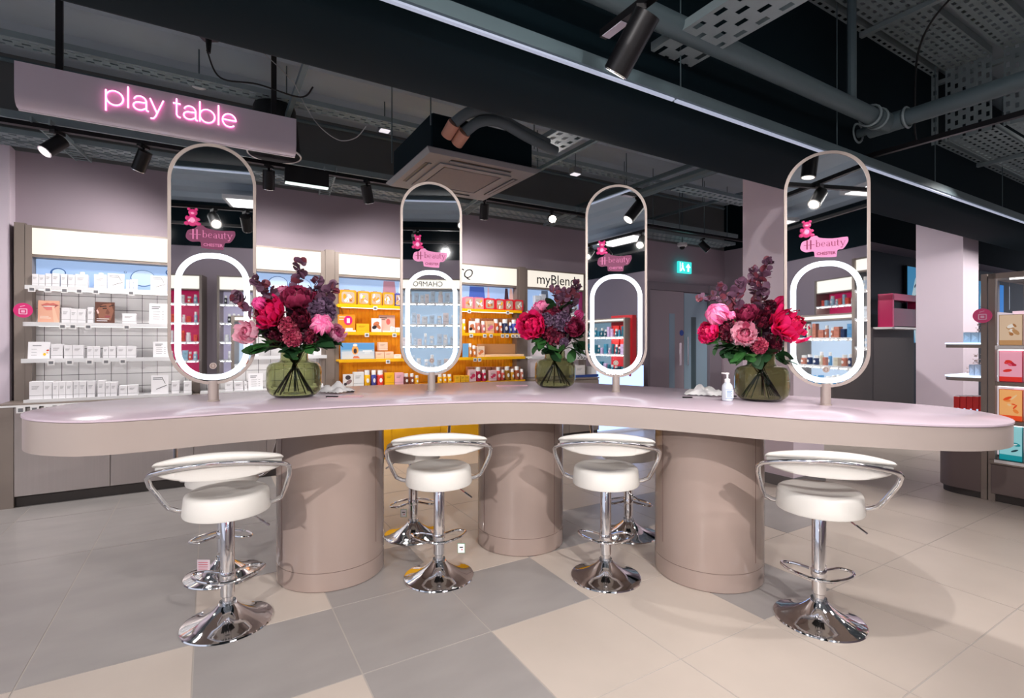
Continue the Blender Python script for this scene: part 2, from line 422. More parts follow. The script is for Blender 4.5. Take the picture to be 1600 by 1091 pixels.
# ================================================================== PLAY TABLE
FRONT = [(-2.232,2.45),(-2.20,2.30),(-2.128,2.20),(-2.02,2.115),(-1.90,2.07),(-1.77,2.055),(-1.65,2.09),(-1.53,2.165),(-1.29,2.335),(-1.10,2.45),(-.90,2.575),(-.64,2.705),(-.357,2.825),(-.13,2.892),(.03,2.910),(.19,2.90),(.42,2.85),(.70,2.735),(.975,2.575),(1.31,2.37),(1.55,2.27),(1.75,2.20),(1.90,2.172),(2.03,2.176),(2.15,2.215),(2.26,2.285),(2.35,2.39)]
BACK = [(2.41,2.53),(2.43,2.70),(2.40,2.84),(2.30,2.98),(2.12,3.14),(1.86,3.33),(1.60,3.54),(1.20,3.84),(.92,4.04),(.56,4.24),(.20,4.34),(-.15,4.26),(-.52,4.09),(-.98,3.84),(-1.34,3.60),(-1.60,3.36),(-1.85,3.12),(-2.05,2.89),(-2.19,2.70),(-2.235,2.56)]
OUT = [tuple(p) for p in catmull([(x, y, 0) for x, y in FRONT+BACK], 4, True)]
def inset(P, d):
    n = len(P); Q = []
    for i in range(n):
        a, b = Vector(P[i-1][:2]), Vector(P[(i+1) % n][:2]); t = (b-a).normalized(); Q.append((P[i][0]-t.y*d, P[i][1]+t.x*d))
    return Q
def slab(mb, P, zf0, zf1): mb.loft([[(p[0], p[1], zf0(p[0])) for p in P], [(p[0], p[1], zf1(p[0])) for p in P]])
tb = thing('play_table', 'long curved taupe table with a pink top standing on three round pedestals', 'table', (0, 3.3, 0))
def pb(mb, n, **k): o = mb.build(n, tb, (0, -3.3, 0), **k); return o
mb = MB().mat(M_taupe); slab(mb, inset(OUT, .004), ZB, lambda x: ZT(x)-.0125); pb(mb, 'skirt', ang=50)
mb = MB().mat(M_seam); slab(mb, inset(OUT, .012), lambda x: ZT(x)-.013, lambda x: ZT(x)-.010); pb(mb, 'shadow_gap')
mb = MB().mat(M_top)
I2 = inset(OUT, .003)
mb.loft([[(p[0], p[1], ZT(p[0])-.010) for p in OUT], [(p[0], p[1], ZT(p[0])-.002) for p in OUT], [(p[0], p[1], ZT(p[0])) for p in I2]])
pb(mb, 'tabletop', ang=50)
def pedestal(x, y, R, seams, kick=.105):
    zt = ZB(x)-.001
    mb = MB().mat(M_seam); mb.lathe([(R*.985, 0), (R*.985, .006)], (x, y, 0), 72)
    mb.mat(M_ped); mb.lathe([(R, .006), (R, kick-.001)], (x, y, 0), 72)
    mb.mat(M_seam); mb.lathe([(R-.003, kick-.001), (R-.003, kick+.002)], (x, y, 0), 72, caps=False)
    mb.mat(M_ped); mb.lathe([(R, kick+.002), (R, zt)], (x, y, 0), 72)
    mb.mat(M_seam)
    for a, z0 in seams:
        ax = x+(R+.0004)*sin(radians(a)); ay = y-(R+.0004)*cos(radians(a))
        mb.tube([(ax, ay, z0), (ax, ay, zt-.004)], .0016, 5)
    pb(mb, 'pedestal')
pedestal(-1.085, 3.06, .305, ((-40, .15), (72, .2)))
pedestal(.058, 3.515, .293, ((-55, .12), (48, .12)), .11)
pedestal(1.175, 3.05, .306, ((32, .15), (-74, .2)))

# ================================================================== MIRRORS
def stadium(w, h, r, n=10, z0=0, dx=0):
    return [(x+dx, y+z0) for x, y in rrect(w, h, r, n, 0, h/2)]
def ringplate(mb, outer, inner, y0, y1):
    a = mb.V([(x, y0, z) for x, z in outer]); b = mb.V([(x, y0, z) for x, z in inner])
    c = mb.V([(x, y1, z) for x, z in outer]); d = mb.V([(x, y1, z) for x, z in inner]); k = len(outer)
    for i in range(k):
        j = (i+1) % k
        mb.F((a+i, a+j, b+j, b+i)); mb.F((c+i, d+i, d+j, c+j)); mb.F((a+i, c+i, c+j, a+j)); mb.F((b+i, b+j, d+j, d+i))
def serif_beauty(mb, cx, cz, s, y, M=None):
    """lettering with thick stems, hairline bowls and small serifs"""
    def st(x, z0, z1, w=.11): mb.plate([(cx+s*(x-w/2), cz+s*z0), (cx+s*(x+w/2), cz+s*z0), (cx+s*(x+w/2), cz+s*z1), (cx+s*(x-w/2), cz+s*z1)], y, y+.0012)
    def sf(x, z, w=.26): mb.plate([(cx+s*(x-w/2), cz+s*(z-.02)), (cx+s*(x+w/2), cz+s*(z-.02)), (cx+s*(x+w/2), cz+s*(z+.02)), (cx+s*(x-w/2), cz+s*(z+.02))], y, y+.0012)
    def bowl(x, z, rx, rz, a0, a1, thick=.11, thin=.035):
        o, i_ = [], []
        for k in range(15):
            a = radians(a0+(a1-a0)*k/14); t = thin+(thick-thin)*abs(cos(a))
            o.append((cx+s*(x+rx*cos(a)), cz+s*(z+rz*sin(a)))); i_.append((cx+s*(x+(rx-t)*cos(a)), cz+s*(z+(rz-thin)*sin(a))))
        mb.plate(o+i_[::-1], y, y+.0012)
    st(.06, 0, 1.05); sf(0, 1.05, .16); bowl(.28, .33, .27, .34, -160, 160)          # b
    bowl(.96, .33, .27, .34, 20, 315); mb.plate([(cx+s*q, cz+s*r) for q, r in ((.74,.33),(1.2,.33),(1.2,.37),(.74,.37))], y, y+.0012)  # e
    st(1.76, 0, .52); bowl(1.58, .48, .19, .19, 10, 170, .05); bowl(1.58, .18, .2, .2, 30, 330); sf(1.82, 0, .16)   # a
    st(2.1, .12, .66); sf(2.04, .66, .16); bowl(2.27, .16, .2, .18, 180, 330); st(2.5, 0, .66); sf(2.44, .66, .16); sf(2.56, 0, .14)  # u
    st(2.86, .08, .92); sf(2.86, .66, .4); bowl(2.98, .12, .13, .13, 180, 320, .08)   # t
    mb.plate([(cx+s*q, cz+s*r) for q, r in ((3.22,.66),(3.34,.66),(3.56,.08),(3.5,0))], y, y+.0012)
    mb.plate([(cx+s*q, cz+s*r) for q, r in ((3.78,.66),(3.82,.66),(3.46,-.3),(3.38,-.3))], y, y+.0012); sf(3.27, .66, .26); sf(3.8, .66, .2)
    bowl(3.33, -.26, .09, .07, 0, 350, .07)                                            # y
def mirror(x, y, ang, dark, where, zb=.1, h=1.3):
    zt = ZT(x); t = thing('vanity_mirror', 'tall ring lit vanity mirror, '+where, 'mirror', (x, y, zt), radians(ang), 'ring lit mirrors on the play table')
    w = .412
    MB().mat(M_frame).lathe([(.030, .0003), (.030, .006), (.0255, .008), (.0255, zb+.02)], n=28).build('post', t)
    out = stadium(w, h, w/2-.004, 14, zb); inn = [(p[0]*(w-.030)/w, zb+h/2+(p[1]-zb-h/2)*(h-.030)/h) for p in out]
    mb = MB().mat(M_frame); ringplate(mb, out, inn, -.016, .02); mb.plate(inn, .012, .02); mb.build('frame', t)
    MB().mat(M_mirror).plate(inn, -.012, .011).build('mirror_glass', t)
    rz = zb+.024; rw, rh = .350, .680
    o2 = stadium(rw, rh, .160, 14, rz); i2 = stadium(rw-.058, rh-.058, .132, 14, rz+.029)
    mb = MB().mat(M_ring); ringplate(mb, o2, i2, -.0135, -.012); mb.build('light_ring', t)
    mb = MB().mat(M_frame).plate(ell(.0, rz+.075, .017, .017, 20), -.0145, -.012); mb.mat(M_seam)
    mb.plate(ell(0, rz+.075, .011, .011, 16), -.0148, -.0145); mb.mat(M_frame).plate(ell(0, rz+.075, .008, .008, 16), -.0151, -.0148)
    mb.plate([(-.003, rz+.066), (.003, rz+.066), (.003, rz+.084), (-.003, rz+.084)], -.0154, -.015); mb.build('touch_button', t)
    # sticker
    cb, ct = (cm(112, 34, 78, .5), cm(206, 112, 160, .5)) if dark else (cm(214, 132, 178, .5), cm(130, 30, 76, .5))
    zs = zb+.737
    blob = [(-.125,.045),(-.122,.065),(-.112,.08),(-.085,.088),(-.07,.103),(-.045,.105),(-.03,.094),(.03,.086),(.095,.090),(.104,.082),(.104,.066),(.092,.044),(.078,.03),(.055,.026),(.05,.0),(.04,-.008),(-.045,-.004),(-.055,.004),(-.06,.026),(-.095,.024),(-.115,.032)]
    bl = [(p[0], p[2]) for p in catmull([(a, 0, b) for a, b in blob], 3, True)]
    MB().mat(cb).plate([(a, zs+.05+(b-.05)*1.1) for a, b in bl], -.0135, -.012).build('sticker', t, label='deep pink sticker with pale lettering' if dark else 'pale pink sticker with dark pink lettering')
    mb = MB().mat(ct)
    for xx in (-.092, -.074): mb.plate([(xx-.0035, zs+.036), (xx+.0035, zs+.036), (xx+.0035, zs+.088), (xx-.0035, zs+.088)], -.0147, -.0135)
    mb.plate([(-.108, zs+.060), (-.056, zs+.060), (-.056, zs+.0625), (-.108, zs+.0625)], -.0147, -.0135)
    serif_beauty(mb, -.048, zs+.048, .036, -.0147)
    mb.build('sticker_lettering', t); mb = MB().mat(ct)
    mb.text('CHESTER', .022, 0, zs+.009, -.0145, .0006, bold=.0003)
    mb.build('sticker_caption', t)
    mb = MB().mat(mat('gummy_pink', (206, 50, 118), .15, coat=.6))
    bz = zs+.105; bx = -.095
    for (ex, ez, rx, rz2) in ((0, .028, .026, .030), (.002, .07, .021, .019), (-.016, .088, .008, .008), (.018, .088, .008, .008), (-.026, .012, .012, .011), (.026, .012, .014, .010), (-.024, .04, .009, .013), (.024, .036, .012, .009)):
        mb.ball((bx+ex, -.014, bz+ez), 1, 12, rx, .006, rz2)
    mb.mat(mat('gummy_pale', (248, 150, 195), .15, coat=.6)); mb.ball((bx, -.0195, bz+.03), 1, 10, .013, .003, .015); mb.ball((bx+.002, -.0195, bz+.066), 1, 8, .008, .002, .006)
    mb.build('gummy_bear_sticker', t)
    return t
mirror(-1.61, 2.74, 24, True, 'leftmost of the four on the table', .092, 1.29)
mirror(-.542, 3.42, 18, False, 'second from left, before the yellow shelves', .106, 1.296)
mirror(.712, 3.48, -14, True, 'third from left, beside the smallest bouquet', .100, 1.315)
mirror(1.753, 2.84, -24, False, 'rightmost of the four on the table', .10, 1.315)

# ================================================================== STOOLS
def make_stool(label, group):
    t = thing('bar_stool', label, 'bar stool', (0,0,0), 0, group)
    MB().mat(M_chrome).lathe([(.2, 0), (.203, .003), (.2, .009), (.192, .012), (.165, .019), (.13, .031), (.10, .045), (.075, .062), (.055, .078), (.044, .090), (.040, .094)], n=56).build('base', t)
    MB().mat(M_clear).lathe([(.036, .094), (.036, .108), (.026, .112)], n=20).build('collar', t)
    MB().mat(M_chrome).lathe([(.0245, .09), (.0245, .15)], n=24).build('piston', t)
    MB().mat(M_chrome).lathe([(.030, .132), (.0315, .134), (.0315, .53), (.029, .535)], n=28).build('column', t)
    P = catmull([(-.035, .03, .235), (-.10, .075, .232), (-.15, .075, .23), (-.155, .04, .23), (-.12, -.02, .229), (-.05, -.075, .228), (0, -.088, .228), (.05, -.075, .228), (.12, -.02, .229), (.155, .04, .23), (.15, .075, .23), (.10, .085, .232), (.035, .03, .235)], 4)
    mb = MB().mat(M_chrome).tube(P, .0075, 10); mb.lathe([(.034, .215), (.036, .218), (.036, .25), (.034, .253)], n=20); mb.build('footrest', t)
    mb = MB().mat(M_chrome).tube([(.02, -.02, .525), (.09, -.03, .525), (.12, -.035, .515), (.17, -.05, .478), (.185, -.054, .467)], .004, 7); mb.build('lever', t)
    MB().mat(M_chrome).tube([(.145, -.043, .4965), (.187, -.055, .466)], .0062, 8).build('lever_grip', t)
    mb = MB().mat(M_blackp).box(-.09, .09, -.09, .09, .53, .548); mb.build('seat_plate', t)
    # seat: thick round cushion, dished towards the middle
    prof = [(.01, .543), (.180, .543), (.188, .546), (.191, .553), (.187, .60), (.184, .628), (.180, .638), (.170, .645), (.155, .647), (.12, .641), (.06, .635), (.008, .633)]
    MB().mat(M_leather).lathe(prof, n=56, sy=1.0).build('seat', t)
    # backrest: bent cushion, its ends drop a little
    def sect(a):
        k = a/68.0; top = .884-.042*k*k; bot = .764+.026*abs(k)**3; R = .400; a = a*.53
        c = []
        hh = top-bot
        for (dr, f) in ((0, 0), (.012, -.02), (.026, .0), (.030, .10), (.030, .66), (.044, .74), (.049, .84), (.045, .95), (.034, 1.0), (.014, 1.0), (.002, .93), (-.002, .8), (-.002, .15)):
            r = R+dr; c.append((r*sin(radians(a)), .138-r*cos(radians(a)), bot+hh*f))
        return c
    rings = [sect(a) for a in range(-64, 65, 4)]
    def shrink(r, f):
        c = sum((Vector(p) for p in r), Vector())/len(r); return [tuple(c+(Vector(p)-c)*f) for p in r]
    rings = [shrink(sect(-68), .45), shrink(sect(-67), .8)]+rings+[shrink(sect(67), .8), shrink(sect(68), .45)]
    MB().mat(M_leather).loft(rings).build('backrest', t, ang=60)
    # bent tube round the outside of the cushion, down to both sides of the seat
    arc = [(.441*sin(radians(a*.53)), .138-.441*cos(radians(a*.53)), .840-.044*(a/70)**2) for a in range(-70, 71, 7)]
    L = [(-.282, -.190, .776), (-.280, -.160, .735), (-.258, -.065, .640), (-.242, -.015, .590), (-.21, -.0, .57), (-.12, 0, .553)]
    P = L[::-1] + arc + [(-x, y, z) for x, y, z in L]
    MB().mat(M_chrome).tube(P, .0115, 12).build('tube_frame', t)
    return t
G1 = 'white chrome bar stools around the play table'
SW = []
def aim(x, y, tx, ty): return atan2(ty-y, tx-x)-pi/2
st0 = make_stool('white bar stool with chrome base in front of the table at the far left', G1)
st0.location = (-1.385, 2.475, 0); st0.rotation_euler = (0, 0, radians(22))
dup(st0, (-.425, 2.96, 0), radians(9), 'white bar stool with a green edged tag between left and middle pedestals')
dup(st0, (.545, 2.955, 0), radians(-10), 'white bar stool in front of the table just left of the right pedestal')
dup(st0, (1.51, 2.50, 0), radians(-22), 'white bar stool alone right of the right pedestal')
dup(st0, (-1.70, 2.99, 0), radians(200), 'white bar stool behind the table, base seen past the far left stool')
dup(st0, (-.70, 3.60, 0), radians(195), 'white bar stool behind the table left of the middle pedestal, tag on footrest')
dup(st0, (.83, 3.62, 0), radians(166), 'white bar stool behind the table in blue light right of the middle pedestal')
def swing_tag(loc, rz, label, red=False):
    mb = MB().mat(cm(30, 140, 90) if not red else M_card).box(-.021, .021, 0, .0012, 0, .055)
    mb.mat(M_card).box(-.019, .019, -.0008, 0, .002, .053)
    mb.mat(M_ink).box(-.010, .010, -.0012, -.0008, .030, .036); mb.mat(cm(200, 30, 50)).plate(ell(.004, .02, .004, .004, 8), -.0012, -.0008)
    mb.mat(M_chrome).tube([(0, 0, .055), (0, .003, .072)], .0006, 4)
    single(mb, 'swing_tag', label, 'tag', loc, rz, smooth=False)
swing_tag((-.29, 2.905, .158), 0, 'small green edged tag hanging from the footrest of the second front stool')
swing_tag((-.747, 3.50, .158), 0, 'small green edged tag hanging from the footrest of the stool behind the left pedestal gap')
mb = MB().mat(cm(214, 196, 205)).box(-.035, .035, 0, .0012, 0, .065); mb.mat(cm(200, 70, 90))
for k in range(4): mb.box(-.028, .024, -.0008, 0, .012+.012*k, .015+.012*k)
single(mb, 'swing_tag', 'pale pink printed tag left of the far left stool base', 'tag', (-1.70, 2.80, .10), 0, smooth=False)

# ================================================================== VASES AND FLOWERS
def petal(mb, M, L, Wd, cup, curl, ruff, nu=4, nv=5, tip=.55):
    """petal rising from the origin: length L, width Wd; cup bends it over its length, curl rolls its tip"""
    def f(a, b):
        s = (a-.5)*2
        wd = Wd*(sin(pi*min(1, (b*.60+.15)))**.7)*(1-.06*b)
        ang = cup*b + curl*max(0, b-tip)**2*4
        y = L*(sin(ang)/max(cup, .15) if cup > .15 else b)
        z = L*b*cos(ang*.6)
        y = L*b*sin(ang)
        r = ruff*sin(s*7+b*3)*b
        return M @ Vector((s*wd*.5, y*1.0 + (s*s)*Wd*.16*(1 if cup < 1.1 else -.4), z - (s*s)*L*.06 + r + ruff*.6*sin(s*11)*b*b))
    mb.sheet(f, nu, nv)
def bloom_mesh(kind, cols, seed):
    rnd = random.Random(seed); mb = MB(); ms = cols
    R = 1.0
    if kind == 'peony':
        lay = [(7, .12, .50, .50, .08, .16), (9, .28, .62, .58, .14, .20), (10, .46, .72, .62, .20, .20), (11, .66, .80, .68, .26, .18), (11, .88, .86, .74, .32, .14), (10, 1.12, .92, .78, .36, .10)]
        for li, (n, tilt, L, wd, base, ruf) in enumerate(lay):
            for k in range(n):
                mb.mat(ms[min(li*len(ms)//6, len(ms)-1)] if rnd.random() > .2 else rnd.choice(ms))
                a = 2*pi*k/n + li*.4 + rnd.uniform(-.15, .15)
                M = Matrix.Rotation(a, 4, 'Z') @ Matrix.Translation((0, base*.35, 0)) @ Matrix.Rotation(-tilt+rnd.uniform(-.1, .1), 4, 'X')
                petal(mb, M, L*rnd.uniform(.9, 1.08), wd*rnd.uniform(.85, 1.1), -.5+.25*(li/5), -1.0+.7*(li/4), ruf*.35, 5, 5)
    elif kind == 'bud':
        for li, (n, tilt, L, wd) in enumerate(((4, .05, .85, .9), (5, .22, .9, .95), (5, .42, .8, .9))):
            for k in range(n):
                mb.mat(ms[min(li, len(ms)-1)]); a = 2*pi*k/n+li*.6
                M = Matrix.Rotation(a, 4, 'Z') @ Matrix.Translation((0, .22+.06*li, -.1)) @ Matrix.Rotation(-tilt-.45, 4, 'X')
                petal(mb, M, L, wd, -1.25, -.5, .02, 5, 6)
    elif kind == 'open':
        for li, (n, tilt, L, wd) in enumerate(((9, .35, .42, .34), (10, .7, .6, .42), (11, 1.0, .78, .5), (11, 1.3, .95, .56))):
            for k in range(n):
                mb.mat(ms[li*len(ms)//4] if rnd.random() > .25 else rnd.choice(ms)); a = 2*pi*k/n+li*.33+rnd.uniform(-.1, .1)
                M = Matrix.Rotation(a, 4, 'Z') @ Matrix.Rotation(-tilt, 4, 'X')
                petal(mb, M, L*rnd.uniform(.9, 1.1), wd, -.3, -.6, .08, 4, 4)
        mb.mat(cm(226, 160, 60))
        for k in range(10): mb.ball((rnd.uniform(-.09, .09), rnd.uniform(-.09, .09), .16), .035, 6)
    elif kind == 'dahlia':
        for li in range(7):
            n = 9+2*li; tilt = .12+.2*li; L = .5+.075*li
            for k in range(n):
                mb.mat(rnd.choice(ms)); a = 2*pi*k/n+li*.5
                M = Matrix.Rotation(a, 4, 'Z') @ Matrix.Rotation(-tilt, 4, 'X')
                petal(mb, M, L, .19, -.25, -.8, .01, 2, 3)
    elif kind == 'hydrangea':
        mb.mat(ms[0]); mb.ball((0, 0, 0), .66, 12)
        for k in range(62):
            a = k*2.399; zz = 1-(k+.5)/62*1.5; rr = sqrt(max(0, 1-zz*zz)); n = Vector((rr*cos(a), rr*sin(a), zz))
            c = n*.80*rnd.uniform(.88, 1.08); Q = n.to_track_quat('Z', 'Y').to_matrix().to_4x4(); mb.mat(rnd.choice(ms))
            for q in range(4):
                M = Matrix.Translation(c) @ Q @ Matrix.Rotation(pi/2*q+k, 4, 'Z') @ Matrix.Rotation(-1.15+rnd.uniform(-.2, .2), 4, 'X')
                petal(mb, M, .36, .34, -.2, -.3, .01, 2, 2)
    return mb.mesh('bloom', ang=80)
PC = {
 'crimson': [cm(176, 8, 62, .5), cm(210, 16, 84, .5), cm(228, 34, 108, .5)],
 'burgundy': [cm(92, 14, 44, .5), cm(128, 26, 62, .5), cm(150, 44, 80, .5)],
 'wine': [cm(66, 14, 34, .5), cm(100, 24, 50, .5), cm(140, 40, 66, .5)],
 'pink': [cm(214, 60, 128, .5), cm(232, 98, 156, .5), cm(240, 140, 182, .5)],
 'pale': [cm(206, 96, 132, .5), cm(232, 150, 176, .5), cm(242, 186, 204, .5)],
 'mauve': [cm(170, 60, 110, .5), cm(200, 100, 142, .5), cm(222, 150, 180, .5)],
 'purple': [cm(70, 50, 72, .5), cm(92, 68, 92, .5), cm(116, 90, 116, .5)],
 'magenta': [cm(196, 24, 110, .5), cm(216, 50, 130, .5), cm(226, 80, 150, .5)],
 'rust': [cm(140, 34, 66, .5), cm(166, 56, 84, .5), cm(184, 80, 104, .5)],
}
BM = {}
def bloom(kind, col):
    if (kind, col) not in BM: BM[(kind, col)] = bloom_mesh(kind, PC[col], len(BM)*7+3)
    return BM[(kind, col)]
KN = {'peony': 'peony', 'bud': 'peony_bud', 'open': 'open_peony', 'dahlia': 'dahlia', 'hydrangea': 'hydrangea'}
CW = {'crimson': 'deep crimson', 'burgundy': 'burgundy', 'wine': 'dark wine red', 'pink': 'bright pink', 'pale': 'pale pink', 'mauve': 'mauve pink', 'purple': 'dusky purple', 'magenta': 'magenta', 'rust': 'dull red'}
def leafshape(mb, M, L, Wd, bend=.4, nu=2, nv=5):
    def f(a, b):
        s = (a-.5)*2; w = Wd*sin(pi*min(1, b*.94+.05))**.8
        return M @ Vector((s*w*.5, -L*b*b*bend*.6, L*b*(1-.1*b)+abs(s)*w*.12))
    mb.sheet(f, nu, nv)
def stem_pts(vc, head):
    """from the vase floor through the neck to the flower head"""
    vc = Vector(vc); head = Vector(head); d = Vector((head.x-vc.x, head.y-vc.y, 0)); d = d.normalized() if d.length > .01 else Vector((.3, 1, 0)).normalized()
    foot = vc + Vector((-d.x*.112, -d.y*.112, .022)); neck = vc + Vector((d.x*.045, d.y*.045, .255))
    return [tuple(p) for p in catmull([foot, foot.lerp(neck, .5), neck, neck.lerp(head, .55)+Vector((0, 0, .02)), head], 4)]
def flower(vase, kind, col, px, py, dpx, dy, side, tilt=None):
    vc, Y = vase; P = W(px, py, Y+dy); r = dpx/2/FPX*(Y+dy)*1.12
    art = 'an' if CW[col][0] in 'aeiou' else 'a'
    t = thing(KN[kind]+'_flower' if kind != 'bud' else 'peony_bud', '%s %s %s' % (CW[col], KN[kind].replace('_', ' '), side.replace(' of the leftmost bouquet', ', leftmost bouquet').replace('of the right bouquet', ', right bouquet')), 'flower', P)
    o = bpy.data.objects.new('bloom', bloom(kind, col)); COL.objects.link(o); o.parent = t
    dirv = Vector((P.x-vc[0], (P.y-vc[1])*.6-(.32 if dy < -.09 else .10), .16+(P.z-vc[2]-.42)*.5)) if tilt is None else Vector(tilt)
    sc = r/{'peony': .80, 'bud': .62, 'open': .95, 'dahlia': .92, 'hydrangea': .98}[kind]
    o.rotation_euler = dirv.to_track_quat('Z', 'Y').to_euler(); o.scale = (sc, sc, sc); o.location = -dirv.normalized()*r*.35
    pts = [tuple(Vector(p)-P) for p in stem_pts(vc, P-dirv.normalized()*r*.3)]
    MB().mat(M_stem).tube(pts, .0032, 6).build('stem', t)
    return t
def foliage(vase, px, py, Lpx, dy, label, n=6, dark=False, spread=1.0):
    """a sprig of green leaves poking out of the bouquet"""
    vc, Y = vase; P = W(px, py, Y+dy); L = Lpx/FPX*Y; rnd = random.Random(int(px*7+py))
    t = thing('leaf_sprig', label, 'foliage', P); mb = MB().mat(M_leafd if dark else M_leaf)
    dv = Vector((P.x-vc[0], P.y-vc[1], .02)).normalized()
    for k in range(n):
        d = (dv + Vector((rnd.uniform(-1, 1)*spread, rnd.uniform(-.9, .3), rnd.uniform(-.9, .7)))).normalized()
        M = Matrix.Translation((rnd.uniform(-.02, .02), rnd.uniform(-.01, .01), rnd.uniform(-.02, .02))) @ d.to_track_quat('Z', 'Y').to_matrix().to_4x4() @ Matrix.Rotation(rnd.uniform(-1, 1), 4, 'Z')
        leafshape(mb, M, L*rnd.uniform(.7, 1.1), L*rnd.uniform(.45, .62), rnd.uniform(.1, .7))
    mb.build('leaves', t, ang=80)
    MB().mat(M_stem).tube([tuple(Vector(p)-P) for p in stem_pts(vc, P)], .003, 6).build('stem', t)
def eucalyptus(vase, tip, mid, dy, label, size=.030, n=16, skip=.42):
    size *= 1.2; n = int(n*2.3); skip -= .1
    vc, Y = vase; P = W(tip[0], tip[1], Y+dy); Mi = W(mid[0], mid[1], Y+dy*.6); rnd = random.Random(int(tip[0]*3+tip[1]))
    base = Vector((vc[0]*.6+Mi.x*.4, vc[1], vc[2]+.26))
    pts = catmull([Vector(stem_pts(vc, base)[0]), base, Mi, P], 8)
    t = thing('eucalyptus_stem', label, 'foliage', P)
    MB().mat(mat('twig', (96, 60, 56), .6)).tube([tuple(p-P) for p in pts], .0022, 6).build('twig', t)
    mb = MB(); N = len(pts); m2 = mat('euc_red', (124, 58, 72), .5, noise=.2, nscale=25)
    for k in range(n):
        f = skip + (1-skip)*k/(n-1); q = f*(N-1); i = min(N-2, int(q)); c = pts[i].lerp(pts[i+1], q-i)-P; ax = (pts[i+1]-pts[i]).normalized()
        s = size*(1.15-.55*(f-skip)/(1-skip))
        for sgn in (1, -1):
            mb.mat(m2 if rnd.random() < .25 else M_euc)
            pr = ax.cross(Vector((rnd.uniform(-1, 1), rnd.uniform(-1, 1), rnd.uniform(-.3, .3)))).normalized()*sgn
            up = (ax*rnd.uniform(.2, .8)+pr).normalized(); nn = up.cross(Vector((rnd.uniform(-1, 1), rnd.uniform(-1, 1), rnd.uniform(-1, 1)))).normalized(); sd = up.cross(nn)
            cc = c+up*s*.95; ring = [tuple(cc+up*s*cos(a)*.85+sd*s*sin(a)*1.0+nn*s*.22*(cos(a)**2)) for a in [2*pi*g/9 for g in range(9)]]
            ctr = mb.V([tuple(cc+nn*s*.02)]); rr = mb.V(ring)
            for g in range(9): mb.F((ctr, rr+g, rr+(g+1) % 9))
    mb.build('round_leaves', t, ang=80)
def vase(x, y, label):
    z = ZT(x)+.0008; t = thing('glass_vase', label, 'vase', (x, y, z))
    prof = [(.0, .001), (.085, .001), (.108, .004), (.128, .016), (.146, .038), (.1515, .07), (.1515, .145), (.147, .175), (.135, .194), (.115, .203), (.09, .208), (.079, .215), (.075, .23), (.075, .268), (.077, .272)]
    inn = [(max(0, r-.003), zz) for r, zz in prof[::-1]]; inn = [(r, max(zz, .014)) for r, zz in inn]
    MB().mat(M_glassg).lathe([(.001, .001)]+prof[1:]+inn[:-1]+[(.001, .014)], n=64, caps=True).build('vase_glass', t)
    return ((x, y, z), y)
V1 = vase(-1.285, 3.0, 'olive glass vase holding the leftmost bouquet on the pink table top')
V2 = vase(.322, 3.80, 'olive glass vase holding the smallest bouquet at the middle of the table')
V3 = vase(1.498, 3.05, 'olive glass vase holding the right bouquet beside the sanitiser bottle')
B = [ # bouquet 1
 ('peony','crimson',423,491,50,-.13,'at the left front of the leftmost bouquet'),
 ('open','pale',389,521,44,-.27,'hanging at the left edge of the leftmost bouquet'),
 ('bud','magenta',404,474,18,-.20,'small, behind the crimson peony of the leftmost bouquet'),
 ('peony','pink',443,460,28,.05,'at the top left of the leftmost bouquet'),
 ('peony','burgundy',465,470,44,-.06,'at the top centre of the leftmost bouquet'),
 ('dahlia','wine',472,500,38,-.13,'at the centre of the leftmost bouquet'),
 ('hydrangea','rust',450,508,26,-.15,'under the burgundy peony of the leftmost bouquet'),
 ('hydrangea','rust',456,527,24,-.15,'lowest bloom at the centre of the leftmost bouquet'),
 ('hydrangea','purple',506,482,36,-.05,'at the right top of the leftmost bouquet'),
 ('bud','pink',503,507,30,-.14,'at the right front of the leftmost bouquet'),
 ('open','mauve',524,522,34,-.06,'at the right edge of the leftmost bouquet'),
 ('hydrangea','wine',487,523,26,-.10,'low at the right of the leftmost bouquet'),
 ('hydrangea','wine',432,523,26,-.08,'low at the left of the leftmost bouquet'),
 ('hydrangea','wine',489,462,24,.06,'behind the burgundy peony of the leftmost bouquet'),
]
for k, c, px, py, d, dy, s in B: flower(V1, k, c, px, py, d, dy, s)
B = [
 ('peony','crimson',833,511,42,-.12,'at the left front of the smallest bouquet'),
 ('peony','pink',847,482,26,.03,'at the top left of the smallest bouquet'),
 ('hydrangea','purple',879,500,26,-.10,'at the centre of the smallest bouquet'),
 ('hydrangea','purple',852,499,20,-.10,'between crimson peony and centre of the smallest bouquet'),
 ('hydrangea','wine',863,487,28,.0,'at the top centre of the smallest bouquet'),
 ('peony','burgundy',896,513,28,-.10,'at the right front of the smallest bouquet'),
 ('bud','magenta',905,491,13,-.02,'small, at the upper right of the smallest bouquet'),
 ('open','mauve',913,512,26,-.03,'at the right edge of the smallest bouquet'),
 ('hydrangea','wine',862,520,30,-.06,'low at the centre of the smallest bouquet'),
 ('hydrangea','purple',882,534,12,-.12,'tiny, hanging lowest in the smallest bouquet'),
]
for k, c, px, py, d, dy, s in B: flower(V2, k, c, px, py, d, dy, s)
